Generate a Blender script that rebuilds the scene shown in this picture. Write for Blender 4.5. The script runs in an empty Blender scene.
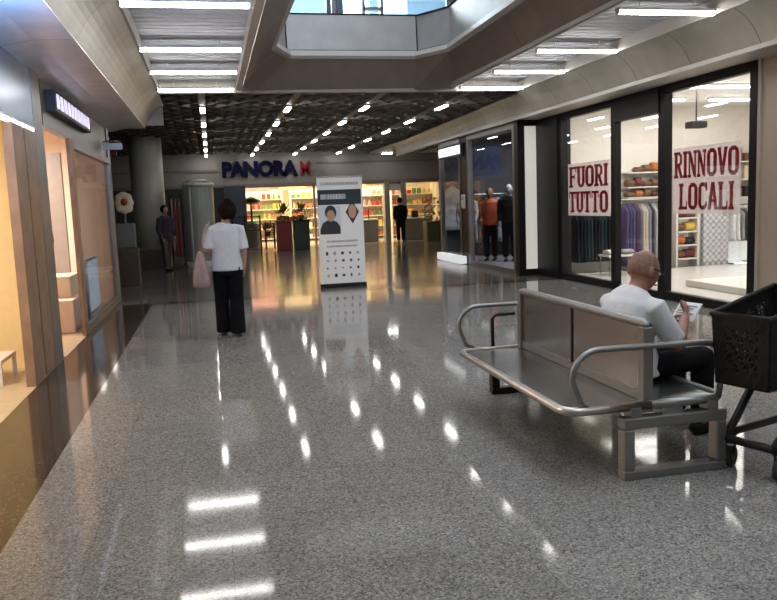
import bpy, math, random
from mathutils import Vector, Matrix
random.seed(7)
C = bpy.context.scene.collection
PI = math.pi

# ---------------------------------------------------------------- camera
cam_d = bpy.data.cameras.new('camera')
cam = bpy.data.objects.new('camera', cam_d)
C.objects.link(cam)
cam_d.sensor_fit = 'HORIZONTAL'
cam_d.sensor_width = 36.0
cam_d.lens = 36.0 * 782.36 / 777.0
yaw, pit, rol = math.radians(12.493), math.radians(7.091), math.radians(-2.211)
fwd = Vector((math.sin(yaw) * math.cos(pit), math.cos(yaw) * math.cos(pit), -math.sin(pit)))
rt = Vector((math.cos(yaw), -math.sin(yaw), 0))
up = rt.cross(fwd)
rt2 = math.cos(rol) * rt + math.sin(rol) * up
up2 = -math.sin(rol) * rt + math.cos(rol) * up
mw = Matrix((rt2, up2, -fwd)).transposed().to_4x4()
mw.translation = (0, 0, 1.5)
cam.matrix_world = mw
cam_d.clip_start = 0.05
bpy.context.scene.camera = cam

# ---------------------------------------------------------------- world, exposure
W = bpy.data.worlds.new('world')
bpy.context.scene.world = W
W.use_nodes = True
W.node_tree.nodes['Background'].inputs[0].default_value = (0.80, 0.89, 1.0, 1)
W.node_tree.nodes['Background'].inputs[1].default_value = 2.1
vs = bpy.context.scene.view_settings
vs.view_transform = 'Standard'
vs.look = 'None'
vs.gamma = 1.0
vs.use_curve_mapping = False
vs.exposure = 0.66
TUBE = 20.0          # strength of the fluorescent tubes
SPOT = 16.0           # strength of the short far tubes

def area_lamp(name, loc, size, power, color, rot=(0, 0, 0), sy=None):
    d = bpy.data.lights.new(name, 'AREA')
    d.energy = power
    d.color = color
    d.size = size
    if sy:
        d.shape = 'RECTANGLE'
        d.size_y = sy
    o = bpy.data.objects.new(name, d)
    o.location = loc
    o.rotation_euler = rot
    C.objects.link(o)
    return o
# bare area lights for the shop interiors, the last one under the left soffit
area_lamp('amber_shop_lamp', (-3.3, 6.2, 2.7), 1.5, 90, (1.0, 0.86, 0.62))
area_lamp('peach_shop_lamp', (-3.45, 11.8, 2.7), 1.5, 150, (1.0, 0.84, 0.72))
area_lamp('clothes_shop_lamp', (8.3, 10.6, 3.12), 3.0, 175, (1.0, 0.96, 0.90), sy=5.0)
area_lamp('dark_shop_lamp', (7.3, 16.8, 3.0), 1.5, 95, (0.95, 0.95, 1.0))
area_lamp('market_lamp', (3.8, 33.0, 3.2), 7.0, 640, (1.0, 0.80, 0.48), sy=5.0)
area_lamp('upper_shop_lamp', (2.5, 19.5, 6.6), 4.0, 420, (0.80, 0.92, 1.0), sy=3.0)
area_lamp('blue_sign_lamp', (-1.28, 5.2, 2.60), 0.5, 26, (0.18, 0.46, 1.0), rot=(math.radians(106), 0, math.radians(26)), sy=0.4)  # unseen light standing in for a blue sign out of frame

# ---------------------------------------------------------------- materials
def mat(name, col, rough=0.5, metal=0.0, emit=None, es=0.0, var=0.0, vscale=8.0, spec=0.5, bump=0.0, coat=0.0):
    m = bpy.data.materials.new(name)
    m.use_nodes = True
    nt = m.node_tree
    b = nt.nodes['Principled BSDF']
    b.inputs['Base Color'].default_value = (*col, 1)
    b.inputs['Roughness'].default_value = rough
    b.inputs['Metallic'].default_value = metal
    b.inputs['Specular IOR Level'].default_value = spec
    b.inputs['Coat Weight'].default_value = coat
    if emit:
        b.inputs['Emission Color'].default_value = (*emit, 1)
        b.inputs['Emission Strength'].default_value = es
    if var or bump:
        tc = nt.nodes.new('ShaderNodeTexCoord')
        n = nt.nodes.new('ShaderNodeTexNoise')
        n.inputs['Scale'].default_value = vscale
        n.inputs['Detail'].default_value = 4
        nt.links.new(tc.outputs['Object'], n.inputs['Vector'])
        if var:
            r = nt.nodes.new('ShaderNodeValToRGB')
            r.color_ramp.elements[0].position = 0.3
            r.color_ramp.elements[1].position = 0.7
            r.color_ramp.elements[0].color = (*[c * (1 - var) for c in col], 1)
            r.color_ramp.elements[1].color = (*[min(1, c * (1 + var)) for c in col], 1)
            nt.links.new(n.outputs['Fac'], r.inputs[0])
            nt.links.new(r.outputs[0], b.inputs['Base Color'])
        if bump:
            bp = nt.nodes.new('ShaderNodeBump')
            bp.inputs['Strength'].default_value = bump
            bp.inputs['Distance'].default_value = 0.02
            nt.links.new(n.outputs['Fac'], bp.inputs['Height'])
            nt.links.new(bp.outputs[0], b.inputs['Normal'])
    return m

def granite(name, cols, tile, rough, scale=95.0, joint=(0.05, 0.05, 0.05), jw=0.004):
    """polished speckled stone laid in tiles"""
    m = bpy.data.materials.new(name)
    m.use_nodes = True
    nt = m.node_tree
    L = nt.links
    b = nt.nodes['Principled BSDF']
    tc = nt.nodes.new('ShaderNodeTexCoord')
    v = nt.nodes.new('ShaderNodeTexVoronoi')
    v.inputs['Scale'].default_value = scale
    L.new(tc.outputs['Object'], v.inputs['Vector'])
    sep = nt.nodes.new('ShaderNodeSeparateColor')
    L.new(v.outputs['Color'], sep.inputs[0])
    r = nt.nodes.new('ShaderNodeValToRGB')
    r.color_ramp.interpolation = 'CONSTANT'
    while len(r.color_ramp.elements) < len(cols):
        r.color_ramp.elements.new(0.5)
    for e, (p, c) in zip(r.color_ramp.elements, cols):
        e.position = p
        e.color = (*c, 1)
    L.new(sep.outputs[0], r.inputs[0])
    br = nt.nodes.new('ShaderNodeTexBrick')
    br.offset = 0.0
    br.inputs['Scale'].default_value = 1.0
    br.inputs['Brick Width'].default_value = tile
    br.inputs['Row Height'].default_value = tile
    br.inputs['Mortar Size'].default_value = jw
    br.inputs['Mortar Smooth'].default_value = 0.3
    br.inputs['Color1'].default_value = (0.90, 0.90, 0.90, 1)
    br.inputs['Color2'].default_value = (1, 1, 1, 1)
    br.inputs['Mortar'].default_value = (*[c * 12 for c in joint], 1)
    L.new(tc.outputs['Object'], br.inputs['Vector'])
    mx = nt.nodes.new('ShaderNodeMix')
    mx.data_type = 'RGBA'
    mx.blend_type = 'MULTIPLY'
    mx.inputs[0].default_value = 1.0
    L.new(r.outputs[0], mx.inputs[6])
    L.new(br.outputs['Color'], mx.inputs[7])
    n = nt.nodes.new('ShaderNodeTexNoise')
    n.inputs['Scale'].default_value = 0.9
    n.inputs['Detail'].default_value = 5
    L.new(tc.outputs['Object'], n.inputs['Vector'])
    r2 = nt.nodes.new('ShaderNodeValToRGB')
    r2.color_ramp.elements[0].position = 0.3
    r2.color_ramp.elements[1].position = 0.75
    r2.color_ramp.elements[0].color = (rough * 0.75,) * 3 + (1,)
    r2.color_ramp.elements[1].color = (rough * 1.4,) * 3 + (1,)
    L.new(n.outputs['Fac'], r2.inputs[0])
    L.new(r2.outputs[0], b.inputs['Roughness'])
    L.new(mx.outputs[2], b.inputs['Base Color'])
    b.inputs['Specular IOR Level'].default_value = 0.22
    return m

def glass(name, tint=(1, 1, 1), rough=0.02, refl=1.0):
    m = bpy.data.materials.new(name)
    m.use_nodes = True
    nt = m.node_tree
    nt.nodes.clear()
    o = nt.nodes.new('ShaderNodeOutputMaterial')
    t = nt.nodes.new('ShaderNodeBsdfTransparent')
    t.inputs[0].default_value = (*tint, 1)
    g = nt.nodes.new('ShaderNodeBsdfGlossy')
    g.inputs['Roughness'].default_value = rough
    f = nt.nodes.new('ShaderNodeFresnel')
    f.inputs[0].default_value = 1.45
    k = nt.nodes.new('ShaderNodeMath')
    k.operation = 'MULTIPLY'
    k.inputs[1].default_value = refl
    nt.links.new(f.outputs[0], k.inputs[0])
    x = nt.nodes.new('ShaderNodeMixShader')
    nt.links.new(k.outputs[0], x.inputs[0])
    nt.links.new(t.outputs[0], x.inputs[1])
    nt.links.new(g.outputs[0], x.inputs[2])
    nt.links.new(x.outputs[0], o.inputs[0])
    return m

def brushed(name, col, rough=0.3, seam=None, metal=1.0):
    """satin sheet metal with a fine streak and optional seams every `seam` metres along y"""
    m = mat(name, col, rough, metal, var=0.10, vscale=3.0)
    if seam:
        nt = m.node_tree
        b = nt.nodes['Principled BSDF']
        tc = nt.nodes.new('ShaderNodeTexCoord')
        br = nt.nodes.new('ShaderNodeTexBrick')
        br.offset = 0
        br.inputs['Scale'].default_value = 1
        br.inputs['Brick Width'].default_value = 50
        br.inputs['Row Height'].default_value = seam
        br.inputs['Mortar Size'].default_value = 0.006
        br.inputs['Color1'].default_value = (1, 1, 1, 1)
        br.inputs['Color2'].default_value = (0.88, 0.88, 0.88, 1)
        br.inputs['Mortar'].default_value = (0.2, 0.2, 0.2, 1)
        nt.links.new(tc.outputs['Object'], br.inputs['Vector'])
        mx = nt.nodes.new('ShaderNodeMix')
        mx.data_type = 'RGBA'
        mx.blend_type = 'MULTIPLY'
        mx.inputs[0].default_value = 1
        src = b.inputs['Base Color'].links[0].from_socket
        nt.links.new(src, mx.inputs[6])
        nt.links.new(br.outputs['Color'], mx.inputs[7])
        nt.links.new(mx.outputs[2], b.inputs['Base Color'])
    return m

M = {}
M['floor'] = granite('grey granite', [(0.0, (0.098, 0.096, 0.092)), (0.14, (0.162, 0.158, 0.151)), (0.45, (0.215, 0.209, 0.198)), (0.75, (0.265, 0.257, 0.244)), (0.93, (0.33, 0.32, 0.303))], 0.62, 0.062, 120.0, jw=0.002)
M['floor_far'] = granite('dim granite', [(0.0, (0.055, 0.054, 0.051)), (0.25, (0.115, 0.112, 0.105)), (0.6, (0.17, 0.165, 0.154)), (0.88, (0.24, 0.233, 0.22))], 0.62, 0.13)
M['strip'] = granite('dark brown granite', [(0.0, (0.012, 0.009, 0.007)), (0.3, (0.032, 0.022, 0.016)), (0.7, (0.055, 0.038, 0.028)), (0.93, (0.10, 0.075, 0.055))], 0.62, 0.09)
M['band'] = granite('black granite', [(0.0, (0.012, 0.012, 0.012)), (0.5, (0.03, 0.03, 0.028)), (0.9, (0.06, 0.058, 0.055))], 0.62, 0.09)
M['tan_tile'] = mat('tan threshold tile', (0.46, 0.35, 0.22), 0.35, var=0.08)
M['white_floor'] = mat('white shop floor', (0.72, 0.70, 0.67), 0.18, var=0.04)
M['soffit_left'] = brushed('satin silver soffit', (0.82, 0.76, 0.74), 0.30, 3.6, metal=0.12)
M['cove'] = brushed('olive grey cove panel', (0.42, 0.40, 0.34), 0.42, 1.22, metal=0.2)
M['soffit_right'] = mat('warm grey soffit', (0.46, 0.42, 0.36), 0.45, var=0.05, vscale=2)
M['slat_white'] = mat('white ribbed ceiling', (0.46, 0.48, 0.53), 0.6, var=0.06)
M['fascia'] = brushed('taupe fascia panel', (0.27, 0.225, 0.185), 0.42, 2.4, metal=0.2)
M['parapet'] = brushed('grey parapet panel', (0.34, 0.335, 0.33), 0.38, metal=0.3)
M['lip'] = mat('pale lip', (0.44, 0.42, 0.39), 0.35)
M['black_ceiling'] = mat('black ceiling void', (0.055, 0.051, 0.046), 0.8, var=0.2)
M['lattice'] = mat('dark lattice slat', (0.19, 0.158, 0.128), 0.5)
M['facade'] = mat('grey beige facade', (0.36, 0.33, 0.30), 0.5, var=0.05)
M['taupe'] = mat('taupe lower facade', (0.25, 0.22, 0.20), 0.5, var=0.06)
M['beige_panel'] = mat('beige wall panel', (0.46, 0.385, 0.305), 0.42, var=0.05, vscale=2)
M['cream_wall'] = mat('cream shop wall', (0.78, 0.74, 0.68), 0.6, var=0.03)
M['amber_wall'] = mat('amber shop wall', (0.74, 0.55, 0.28), 0.6, var=0.05)
M['peach_wall'] = mat('peach shop wall', (0.74, 0.59, 0.49), 0.6, var=0.05)
M['dark_wall'] = mat('charcoal wall', (0.055, 0.055, 0.06), 0.6, var=0.15)
M['grey_wall'] = mat('plain grey wall', (0.30, 0.29, 0.28), 0.6, var=0.05)
M['dark_frame'] = mat('black shop frame', (0.010, 0.010, 0.011), 0.42, spec=0.2)
M['grey_frame'] = mat('grey metal frame', (0.20, 0.195, 0.19), 0.36, 0.5)
M['brown_wood'] = mat('brown wooden jamb', (0.30, 0.18, 0.11), 0.42, var=0.22, vscale=5)
M['dark_brown'] = mat('dark brown box', (0.075, 0.048, 0.03), 0.5, var=0.2)
M['glass'] = glass('window glass', (0.98, 0.985, 0.98), 0.02, 0.30)
M['grey_glass'] = glass('greyish shop glass', (0.72, 0.73, 0.73), 0.02, 0.6)
M['smoke_glass'] = glass('smoked glass', (0.86, 0.87, 0.89), 0.02, 0.16)
M['booth_glass'] = mat('frosted grey green booth glass', (0.33, 0.35, 0.31), 0.22, var=0.1, vscale=2)
M['tube'] = mat('lit tube', (1, 1, 1), 0.5, emit=(1.0, 0.975, 0.935), es=TUBE)
M['tube_far'] = mat('lit short tube', (1, 1, 1), 0.5, emit=(1.0, 0.97, 0.92), es=SPOT)
M['shop_tube'] = mat('lit shop tube', (1, 1, 1), 0.5, emit=(1.0, 0.97, 0.92), es=6)
M['warm_tube'] = mat('lit warm panel', (1, 1, 1), 0.5, emit=(1.0, 0.85, 0.60), es=6)
M['white_metal'] = mat('white lamp housing', (0.6, 0.6, 0.6), 0.35)
M['steel'] = mat('brushed steel', (0.30, 0.295, 0.285), 0.27, 1.0, var=0.08, vscale=12)
M['tube_steel'] = mat('grey steel tube', (0.24, 0.24, 0.235), 0.36, 0.8, var=0.06, vscale=10)
M['bright_steel'] = mat('worn bright steel', (0.46, 0.44, 0.41), 0.28, 1.0, var=0.1, vscale=9)
M['black_plastic'] = mat('black plastic', (0.010, 0.010, 0.011), 0.5, spec=0.25)
M['black_metal'] = mat('black powder coat', (0.014, 0.014, 0.015), 0.42, 0.1, spec=0.3)
M['rubber'] = mat('dark rubber', (0.02, 0.02, 0.02), 0.7)
M['skin'] = mat('tanned skin', (0.29, 0.135, 0.088), 0.5, var=0.08, vscale=20)
M['skin_pale'] = mat('fair skin', (0.46, 0.26, 0.18), 0.5, var=0.06, vscale=20)
M['lips'] = mat('lips', (0.30, 0.10, 0.08), 0.5)
M['eye'] = mat('eye white', (0.7, 0.68, 0.65), 0.2)
M['hair'] = mat('dark brown hair', (0.012, 0.007, 0.005), 0.8, var=0.4, vscale=60, spec=0.05)
M['stubble'] = mat('cropped greying hair', (0.20, 0.105, 0.07), 0.7, var=0.3, vscale=80)
M['white_cloth'] = mat('white cotton', (0.56, 0.565, 0.575), 0.85, var=0.05, vscale=14, bump=0.4)
M['black_cloth'] = mat('black trousers cloth', (0.006, 0.006, 0.007), 0.9, var=0.2, vscale=14, bump=0.4, spec=0.1)
M['dark_cloth'] = mat('dark grey cloth', (0.009, 0.009, 0.010), 0.9, var=0.2, vscale=14, bump=0.4, spec=0.1)
M['pink_bag'] = mat('pale pink bag cloth', (0.33, 0.235, 0.215), 0.8, var=0.12, vscale=16)
M['red'] = mat('red lettering', (0.52, 0.012, 0.045), 0.5)
M['paper'] = mat('pale pink poster paper', (0.90, 0.84, 0.84), 0.6)
M['white_paper'] = mat('white paper', (0.74, 0.73, 0.72), 0.55)
M['navy'] = mat('navy lettering', (0.008, 0.007, 0.04), 0.6, spec=0.1)
M['red_letter'] = mat('red sign letter', (0.30, 0.012, 0.015), 0.5)
M['teal_dark'] = mat('dark teal print', (0.007, 0.022, 0.030), 0.5)
M['print_grey'] = mat('grey print', (0.30, 0.30, 0.31), 0.6)
M['print_black'] = mat('black print', (0.02, 0.02, 0.022), 0.6)
M['print_pale'] = mat('pale blue print', (0.55, 0.58, 0.64), 0.6)
M['lit_letter'] = mat('lit white letters', (1, 1, 1), 0.5, emit=(0.74, 0.68, 1.0), es=0.55)
M['lit_strip'] = mat('lit white strip', (1, 1, 1), 0.5, emit=(0.9, 0.95, 1.0), es=2.2)
M['lit_poster'] = mat('lit pale blue poster', (0.6, 0.7, 0.8), 0.4, emit=(0.62, 0.74, 0.92), es=0.75)
M['lit_sign'] = mat('lit white shop sign', (1, 1, 1), 0.5, emit=(0.95, 0.96, 1.0), es=0.8)
M['upper_glow'] = mat('upper window glow', (0.6, 0.8, 1), 0.5, emit=(0.50, 0.78, 1.0), es=1.25)
M['cream_display'] = mat('cream display', (0.72, 0.60, 0.45), 0.5)
M['orange'] = mat('orange cloth', (0.34, 0.055, 0.012), 0.75, var=0.1)
M['rust'] = mat('rust red cloth', (0.26, 0.045, 0.03), 0.75, var=0.1)
M['purple_cloth'] = mat('dark plum cloth', (0.032, 0.018, 0.035), 0.8, var=0.15)
M['fascia_blue_tint'] = mat('grey fascia with blue glow tint', (0.24, 0.33, 0.48), 0.25, 0.4, var=0.05)  # grey metal sheet; the blue glow falling on it is put into the colour
M['shelf_grey'] = mat('grey counter', (0.16, 0.16, 0.165), 0.5, var=0.08)
M['white_shelf'] = mat('white shelf', (0.66, 0.63, 0.58), 0.5)
M['check'] = mat('grey checked cloth', (0.35, 0.35, 0.36), 0.7)
nt = M['check'].node_tree
tc = nt.nodes.new('ShaderNodeTexCoord'); ck = nt.nodes.new('ShaderNodeTexChecker')
ck.inputs['Scale'].default_value = 16
ck.inputs[1].default_value = (0.22, 0.22, 0.23, 1); ck.inputs[2].default_value = (0.46, 0.46, 0.46, 1)
nt.links.new(tc.outputs['Object'], ck.inputs[0]); nt.links.new(ck.outputs[0], nt.nodes['Principled BSDF'].inputs['Base Color'])
PAL = dict(navy=(0.015, 0.02, 0.05), black=(0.012, 0.012, 0.014), teal=(0.02, 0.06, 0.07), slate=(0.05, 0.06, 0.08), plum=(0.10, 0.04, 0.10),
           violet=(0.14, 0.10, 0.24), blue=(0.05, 0.09, 0.22), grey=(0.26, 0.26, 0.27), white=(0.6, 0.6, 0.6), maroon=(0.14, 0.02, 0.03), brown=(0.16, 0.075, 0.035),
           orange=(0.42, 0.13, 0.03), red=(0.42, 0.03, 0.025), yellow=(0.62, 0.42, 0.07), green=(0.10, 0.20, 0.05), cream=(0.62, 0.52, 0.36), olive=(0.14, 0.14, 0.05), pink=(0.55, 0.30, 0.30))
for k, c in PAL.items():
    M['c_' + k] = mat(k + ' goods', c, 0.7, var=0.12, vscale=10)

# the window posters are thin paper: light from the shop behind shows through
for k in ('paper', 'red'):
    nt = M[k].node_tree
    bs = nt.nodes['Principled BSDF']
    tr = nt.nodes.new('ShaderNodeBsdfTranslucent')
    tr.inputs[0].default_value = bs.inputs['Base Color'].default_value
    mxs = nt.nodes.new('ShaderNodeMixShader')
    mxs.inputs[0].default_value = 0.5
    nt.links.new(bs.outputs[0], mxs.inputs[1])
    nt.links.new(tr.outputs[0], mxs.inputs[2])
    nt.links.new(mxs.outputs[0], nt.nodes['Material Output'].inputs[0])
# ---------------------------------------------------------------- helpers
ORG = {}

class MB:
    def __init__(s):
        s.v = []
        s.f = []
    def add(s, vs_, fs_):
        n = len(s.v)
        s.v += [Vector(v) for v in vs_]
        s.f += [tuple(i + n for i in f) for f in fs_]
        return s
    def box(s, x0, x1, y0, y1, z0, z1):
        return s.add([(x0, y0, z0), (x1, y0, z0), (x1, y1, z0), (x0, y1, z0), (x0, y0, z1), (x1, y0, z1), (x1, y1, z1), (x0, y1, z1)],
                     [(0, 3, 2, 1), (4, 5, 6, 7), (0, 1, 5, 4), (1, 2, 6, 5), (2, 3, 7, 6), (3, 0, 4, 7)])
    def bar(s, p0, p1, w, h, upv=(0, 0, 1)):
        """box along p0-p1 of width w (sideways) and height h (along upv)"""
        p0, p1 = Vector(p0), Vector(p1)
        d = (p1 - p0).normalized()
        a = d.cross(Vector(upv))
        if a.length < 1e-4:
            a = d.cross(Vector((1, 0, 0)))
        a.normalize()
        u = a.cross(d)
        q = []
        for p in (p0, p1):
            for sa, su in ((-1, -1), (1, -1), (1, 1), (-1, 1)):
                q.append(p + a * sa * w / 2 + u * su * h / 2)
        return s.add(q, [(0, 1, 2, 3), (7, 6, 5, 4), (0, 4, 5, 1), (1, 5, 6, 2), (2, 6, 7, 3), (3, 7, 4, 0)])
    def tube(s, pts, r, n=10, closed=False):
        pts = [Vector(p) for p in pts]
        rs = r if isinstance(r, (list, tuple)) else [r] * len(pts)
        rings = []
        ref = None
        N = len(pts)
        for i, p in enumerate(pts):
            a = pts[(i - 1) % N] if (closed or i > 0) else p
            b = pts[(i + 1) % N] if (closed or i < N - 1) else p
            t = (b - a).normalized()
            if ref is None:
                ref = t.orthogonal().normalized()
            ref = (ref - t * ref.dot(t)).normalized()
            bi = t.cross(ref)
            rings.append([p + (ref * math.cos(2 * PI * k / n) + bi * math.sin(2 * PI * k / n)) * rs[i] for k in range(n)])
        return s.rings(rings, closed)
    def rings(s, rings, closed=False, cap=True):
        n = len(rings[0])
        base = len(s.v)
        for r in rings:
            s.v += [Vector(p) for p in r]
        m = len(rings)
        for i in range(m if closed else m - 1):
            j = (i + 1) % m
            for k in range(n):
                l = (k + 1) % n
                s.f.append((base + i * n + k, base + i * n + l, base + j * n + l, base + j * n + k))
        if cap and not closed:
            s.f.append(tuple(base + k for k in range(n))[::-1])
            s.f.append(tuple(base + (m - 1) * n + k for k in range(n)))
        return s
    def cyl(s, p0, p1, r, n=16):
        return s.tube([p0, p1], r, n)
    def lathe(s, prof, c, n=24):
        return s.rings([[(c[0] + r * math.cos(2 * PI * k / n), c[1] + r * math.sin(2 * PI * k / n), c[2] + z) for k in range(n)] for r, z in prof])
    def loft(s, secs, side, n=16):
        """secs: (point, half width along side, half depth); rings square to the path"""
        pts = [Vector(q[0]) for q in secs]
        rings = []
        for i, p in enumerate(pts):
            t = (pts[min(i + 1, len(pts) - 1)] - pts[max(i - 1, 0)]).normalized()
            a = Vector(side)
            a = (a - t * a.dot(t)).normalized()
            b = t.cross(a)
            rings.append([p + a * secs[i][1] * math.cos(2 * PI * k / n) + b * secs[i][2] * math.sin(2 * PI * k / n) for k in range(n)])
        return s.rings(rings)
    def ball(s, c, r, n=12):
        r = Vector((r, r, r)) if not hasattr(r, '__len__') else Vector(r)
        c = Vector(c)
        rings = []
        for i in range(n + 1):
            th = PI * (i + 0.001) / (n + 0.002)
            rings.append([c + Vector((r.x * math.sin(th) * math.cos(2 * PI * k / (2 * n)), r.y * math.sin(th) * math.sin(2 * PI * k / (2 * n)), r.z * math.cos(th))) for k in range(2 * n)])
        return s.rings(rings[::-1])
    def plate(s, y0, y1, z0, z1, x0, x1):
        return s.box(x0, x1, y0, y1, z0, z1)
    def build(s, name, m, parent=None, smooth=False, bevel=0.0, remesh=0.0, smooth_it=0):
        o_ = ORG.get(parent.name, Vector((0, 0, 0))) if parent else Vector((0, 0, 0))
        me = bpy.data.meshes.new(name)
        me.from_pydata([v - o_ for v in s.v], [], s.f)
        me.update()
        import bmesh
        bm = bmesh.new()
        bm.from_mesh(me)
        bmesh.ops.recalc_face_normals(bm, faces=bm.faces)
        bm.to_mesh(me)
        bm.free()
        o = bpy.data.objects.new(name, me)
        C.objects.link(o)
        me.materials.append(m)
        if parent:
            o.parent = parent
            ORG[o.name] = o_
        mods = False
        if remesh:
            md = o.modifiers.new('r', 'REMESH')
            md.mode = 'VOXEL'
            md.voxel_size = remesh
            mods = True
            if smooth_it:
                sm = o.modifiers.new('s', 'SMOOTH')
                sm.iterations = smooth_it
                sm.factor = 0.5
        if bevel:
            md = o.modifiers.new('b', 'BEVEL')
            md.width = bevel
            md.segments = 2
            md.limit_method = 'ANGLE'
            mods = True
        if mods:
            dg = bpy.context.evaluated_depsgraph_get()
            me2 = bpy.data.meshes.new_from_object(o.evaluated_get(dg))
            o.modifiers.clear()
            o.data = me2
            me2.name = name
            if not me2.materials:
                me2.materials.append(m)
        if smooth:
            for p in o.data.polygons:
                p.use_smooth = True
        return o

def tag(o, label, cat, group=None, kind=None):
    o['label'] = label
    o['category'] = cat
    if group:
        o['group'] = group
    if kind:
        o['kind'] = kind
    return o

def thing(name, label, cat, loc=(0, 0, 0), group=None):
    o = bpy.data.objects.new(name, None)
    o.empty_display_size = 0.1
    C.objects.link(o)
    o.location = loc
    ORG[o.name] = Vector(loc)
    return tag(o, label, cat, group)

def struct(name, mb, m, parent=None, **k):
    o = mb.build(name, m, parent, **k)
    o['kind'] = 'structure'
    return o

def copy_tree(o, parent=None):
    c = o.copy()
    C.objects.link(c)
    if parent:
        c.parent = parent
    for ch in list(o.children):
        copy_tree(ch, c)
    return c

def dup(o, loc, label, rz=None, group=None):
    c = copy_tree(o)
    c.location = loc
    if rz is not None:
        c.rotation_euler = (0, 0, rz)
    c['label'] = label
    if group:
        c['group'] = group
    return c

def text_mb(body, size, bold=0.0, depth=0.0):
    """letters from the built-in font as mesh data in the x-y plane, starting at the origin"""
    cu = bpy.data.curves.new('t', 'FONT')
    cu.body = body
    cu.size = size
    cu.offset = bold
    cu.extrude = depth
    cu.resolution_u = 4
    to = bpy.data.objects.new('t', cu)
    C.objects.link(to)
    dg = bpy.context.evaluated_depsgraph_get()
    me = bpy.data.meshes.new_from_object(to.evaluated_get(dg))
    vs_ = [v.co.copy() for v in me.vertices]
    fs_ = [tuple(p.vertices) for p in me.polygons]
    bpy.data.objects.remove(to)
    bpy.data.curves.remove(cu)
    bpy.data.meshes.remove(me)
    return vs_, fs_

def fit_text(body, p0, right, upv, w, h, depth=0.004, bold=0.0):
    """text mesh stretched to w x h with its lower left corner at p0"""
    vs_, fs_ = text_mb(body, 1.0, bold, 0.5)
    x0, x1 = min(v.x for v in vs_), max(v.x for v in vs_)
    y0, y1 = min(v.y for v in vs_), max(v.y for v in vs_)
    right, upv, p0 = Vector(right), Vector(upv), Vector(p0)
    nrm = right.cross(upv)
    mb = MB()
    mb.add([p0 + right * ((v.x - x0) / (x1 - x0) * w) + upv * ((v.y - y0) / (y1 - y0) * h) + nrm * (v.z + 0.5) * depth for v in vs_], fs_)
    return mb

ORD = ['first', 'second', 'third', 'fourth', 'fifth', 'sixth', 'seventh', 'eighth', 'ninth', 'tenth', 'eleventh', 'twelfth', 'thirteenth', 'fourteenth', 'fifteenth', 'sixteenth']

# block letters with slab serifs, unit box; strokes are boxes (x0,x1,y0,y1) or bars ((x,y),(x,y))
def slab(ch):
    t, sf = 0.32, 0.11
    B, L = [], []
    def stem(x, y0=0, y1=1, s0=True, s1=True):
        B.append((x - t / 2, x + t / 2, y0, y1))
        if s0: B.append((x - t * 0.85, x + t * 0.85, y0, y0 + sf))
        if s1: B.append((x - t * 0.85, x + t * 0.85, y1 - sf, y1))
    if ch == 'F':
        stem(0.22); B.append((0.22, 0.95, 0.88, 1)); B.append((0.22, 0.72, 0.46, 0.58)); B.append((0.85, 0.95, 0.72, 1)); B.append((0.66, 0.74, 0.38, 0.66))
    elif ch == 'I':
        B += [(0.22, 0.78, 0, 1), (0.02, 0.98, 0, 0.11), (0.02, 0.98, 0.89, 1)]
    elif ch == 'L':
        stem(0.25); B.append((0.25, 0.95, 0, 0.12)); B.append((0.84, 0.95, 0, 0.32))
    elif ch == 'T':
        stem(0.5, s1=False); B.append((0.04, 0.96, 0.88, 1)); B.append((0.04, 0.14, 0.68, 1)); B.append((0.86, 0.96, 0.68, 1))
    elif ch == 'N':
        B += [(0.10, 0.26, 0, 1), (0.76, 0.92, 0, 1), (0, 0.36, 0, 0.11), (0, 0.26, 0.89, 1), (0.64, 1, 0.89, 1)]; L.append(((0.22, 0.94), (0.80, 0.06)))
    elif ch == 'V':
        L.append(((0.14, 1), (0.5, 0.03))); L.append(((0.86, 1), (0.5, 0.03))); B.append((0, 0.34, 0.91, 1)); B.append((0.68, 1, 0.91, 1))
    elif ch == 'A':
        L.append(((0.5, 1), (0.14, 0.02))); L.append(((0.5, 1), (0.86, 0.02))); B.append((0.25, 0.75, 0.28, 0.38)); B.append((0, 0.32, 0, 0.09)); B.append((0.68, 1, 0, 0.09))
    elif ch in 'OUC':
        if ch == 'O':
            L += [((0.30, 0.06), (0.15, 0.24)), ((0.15, 0.76), (0.30, 0.94)), ((0.70, 0.94), (0.85, 0.76)), ((0.85, 0.24), (0.70, 0.06))]
            B += [(0.02, 0.33, 0.2, 0.8), (0.67, 0.98, 0.2, 0.8), (0.28, 0.72, 0, 0.15), (0.28, 0.72, 0.85, 1)]
        elif ch == 'U':
            stem(0.2, 0.2, 1, s0=False); stem(0.82, 0.2, 1, s0=False); B.append((0.3, 0.72, 0, 0.13)); L += [((0.2, 0.24), (0.34, 0.06)), ((0.82, 0.24), (0.68, 0.06))]
        else:
            L += [((0.30, 0.06), (0.15, 0.24)), ((0.15, 0.76), (0.30, 0.94)), ((0.72, 0.94), (0.85, 0.80)), ((0.85, 0.2), (0.72, 0.06))]
            B += [(0.02, 0.33, 0.2, 0.8), (0.28, 0.74, 0, 0.15), (0.28, 0.74, 0.85, 1), (0.8, 0.93, 0.68, 1), (0.8, 0.93, 0.08, 0.3)]
    elif ch == 'R':
        stem(0.22); B += [(0.22, 0.72, 0.88, 1), (0.22, 0.72, 0.44, 0.56), (0.68, 0.92, 0.58, 0.86)]; L.append(((0.5, 0.5), (0.86, 0.03))); L += [((0.66, 0.93), (0.82, 0.82)), ((0.66, 0.51), (0.82, 0.62))]; B.append((0.72, 1, 0, 0.09))
    return B, L

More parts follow.
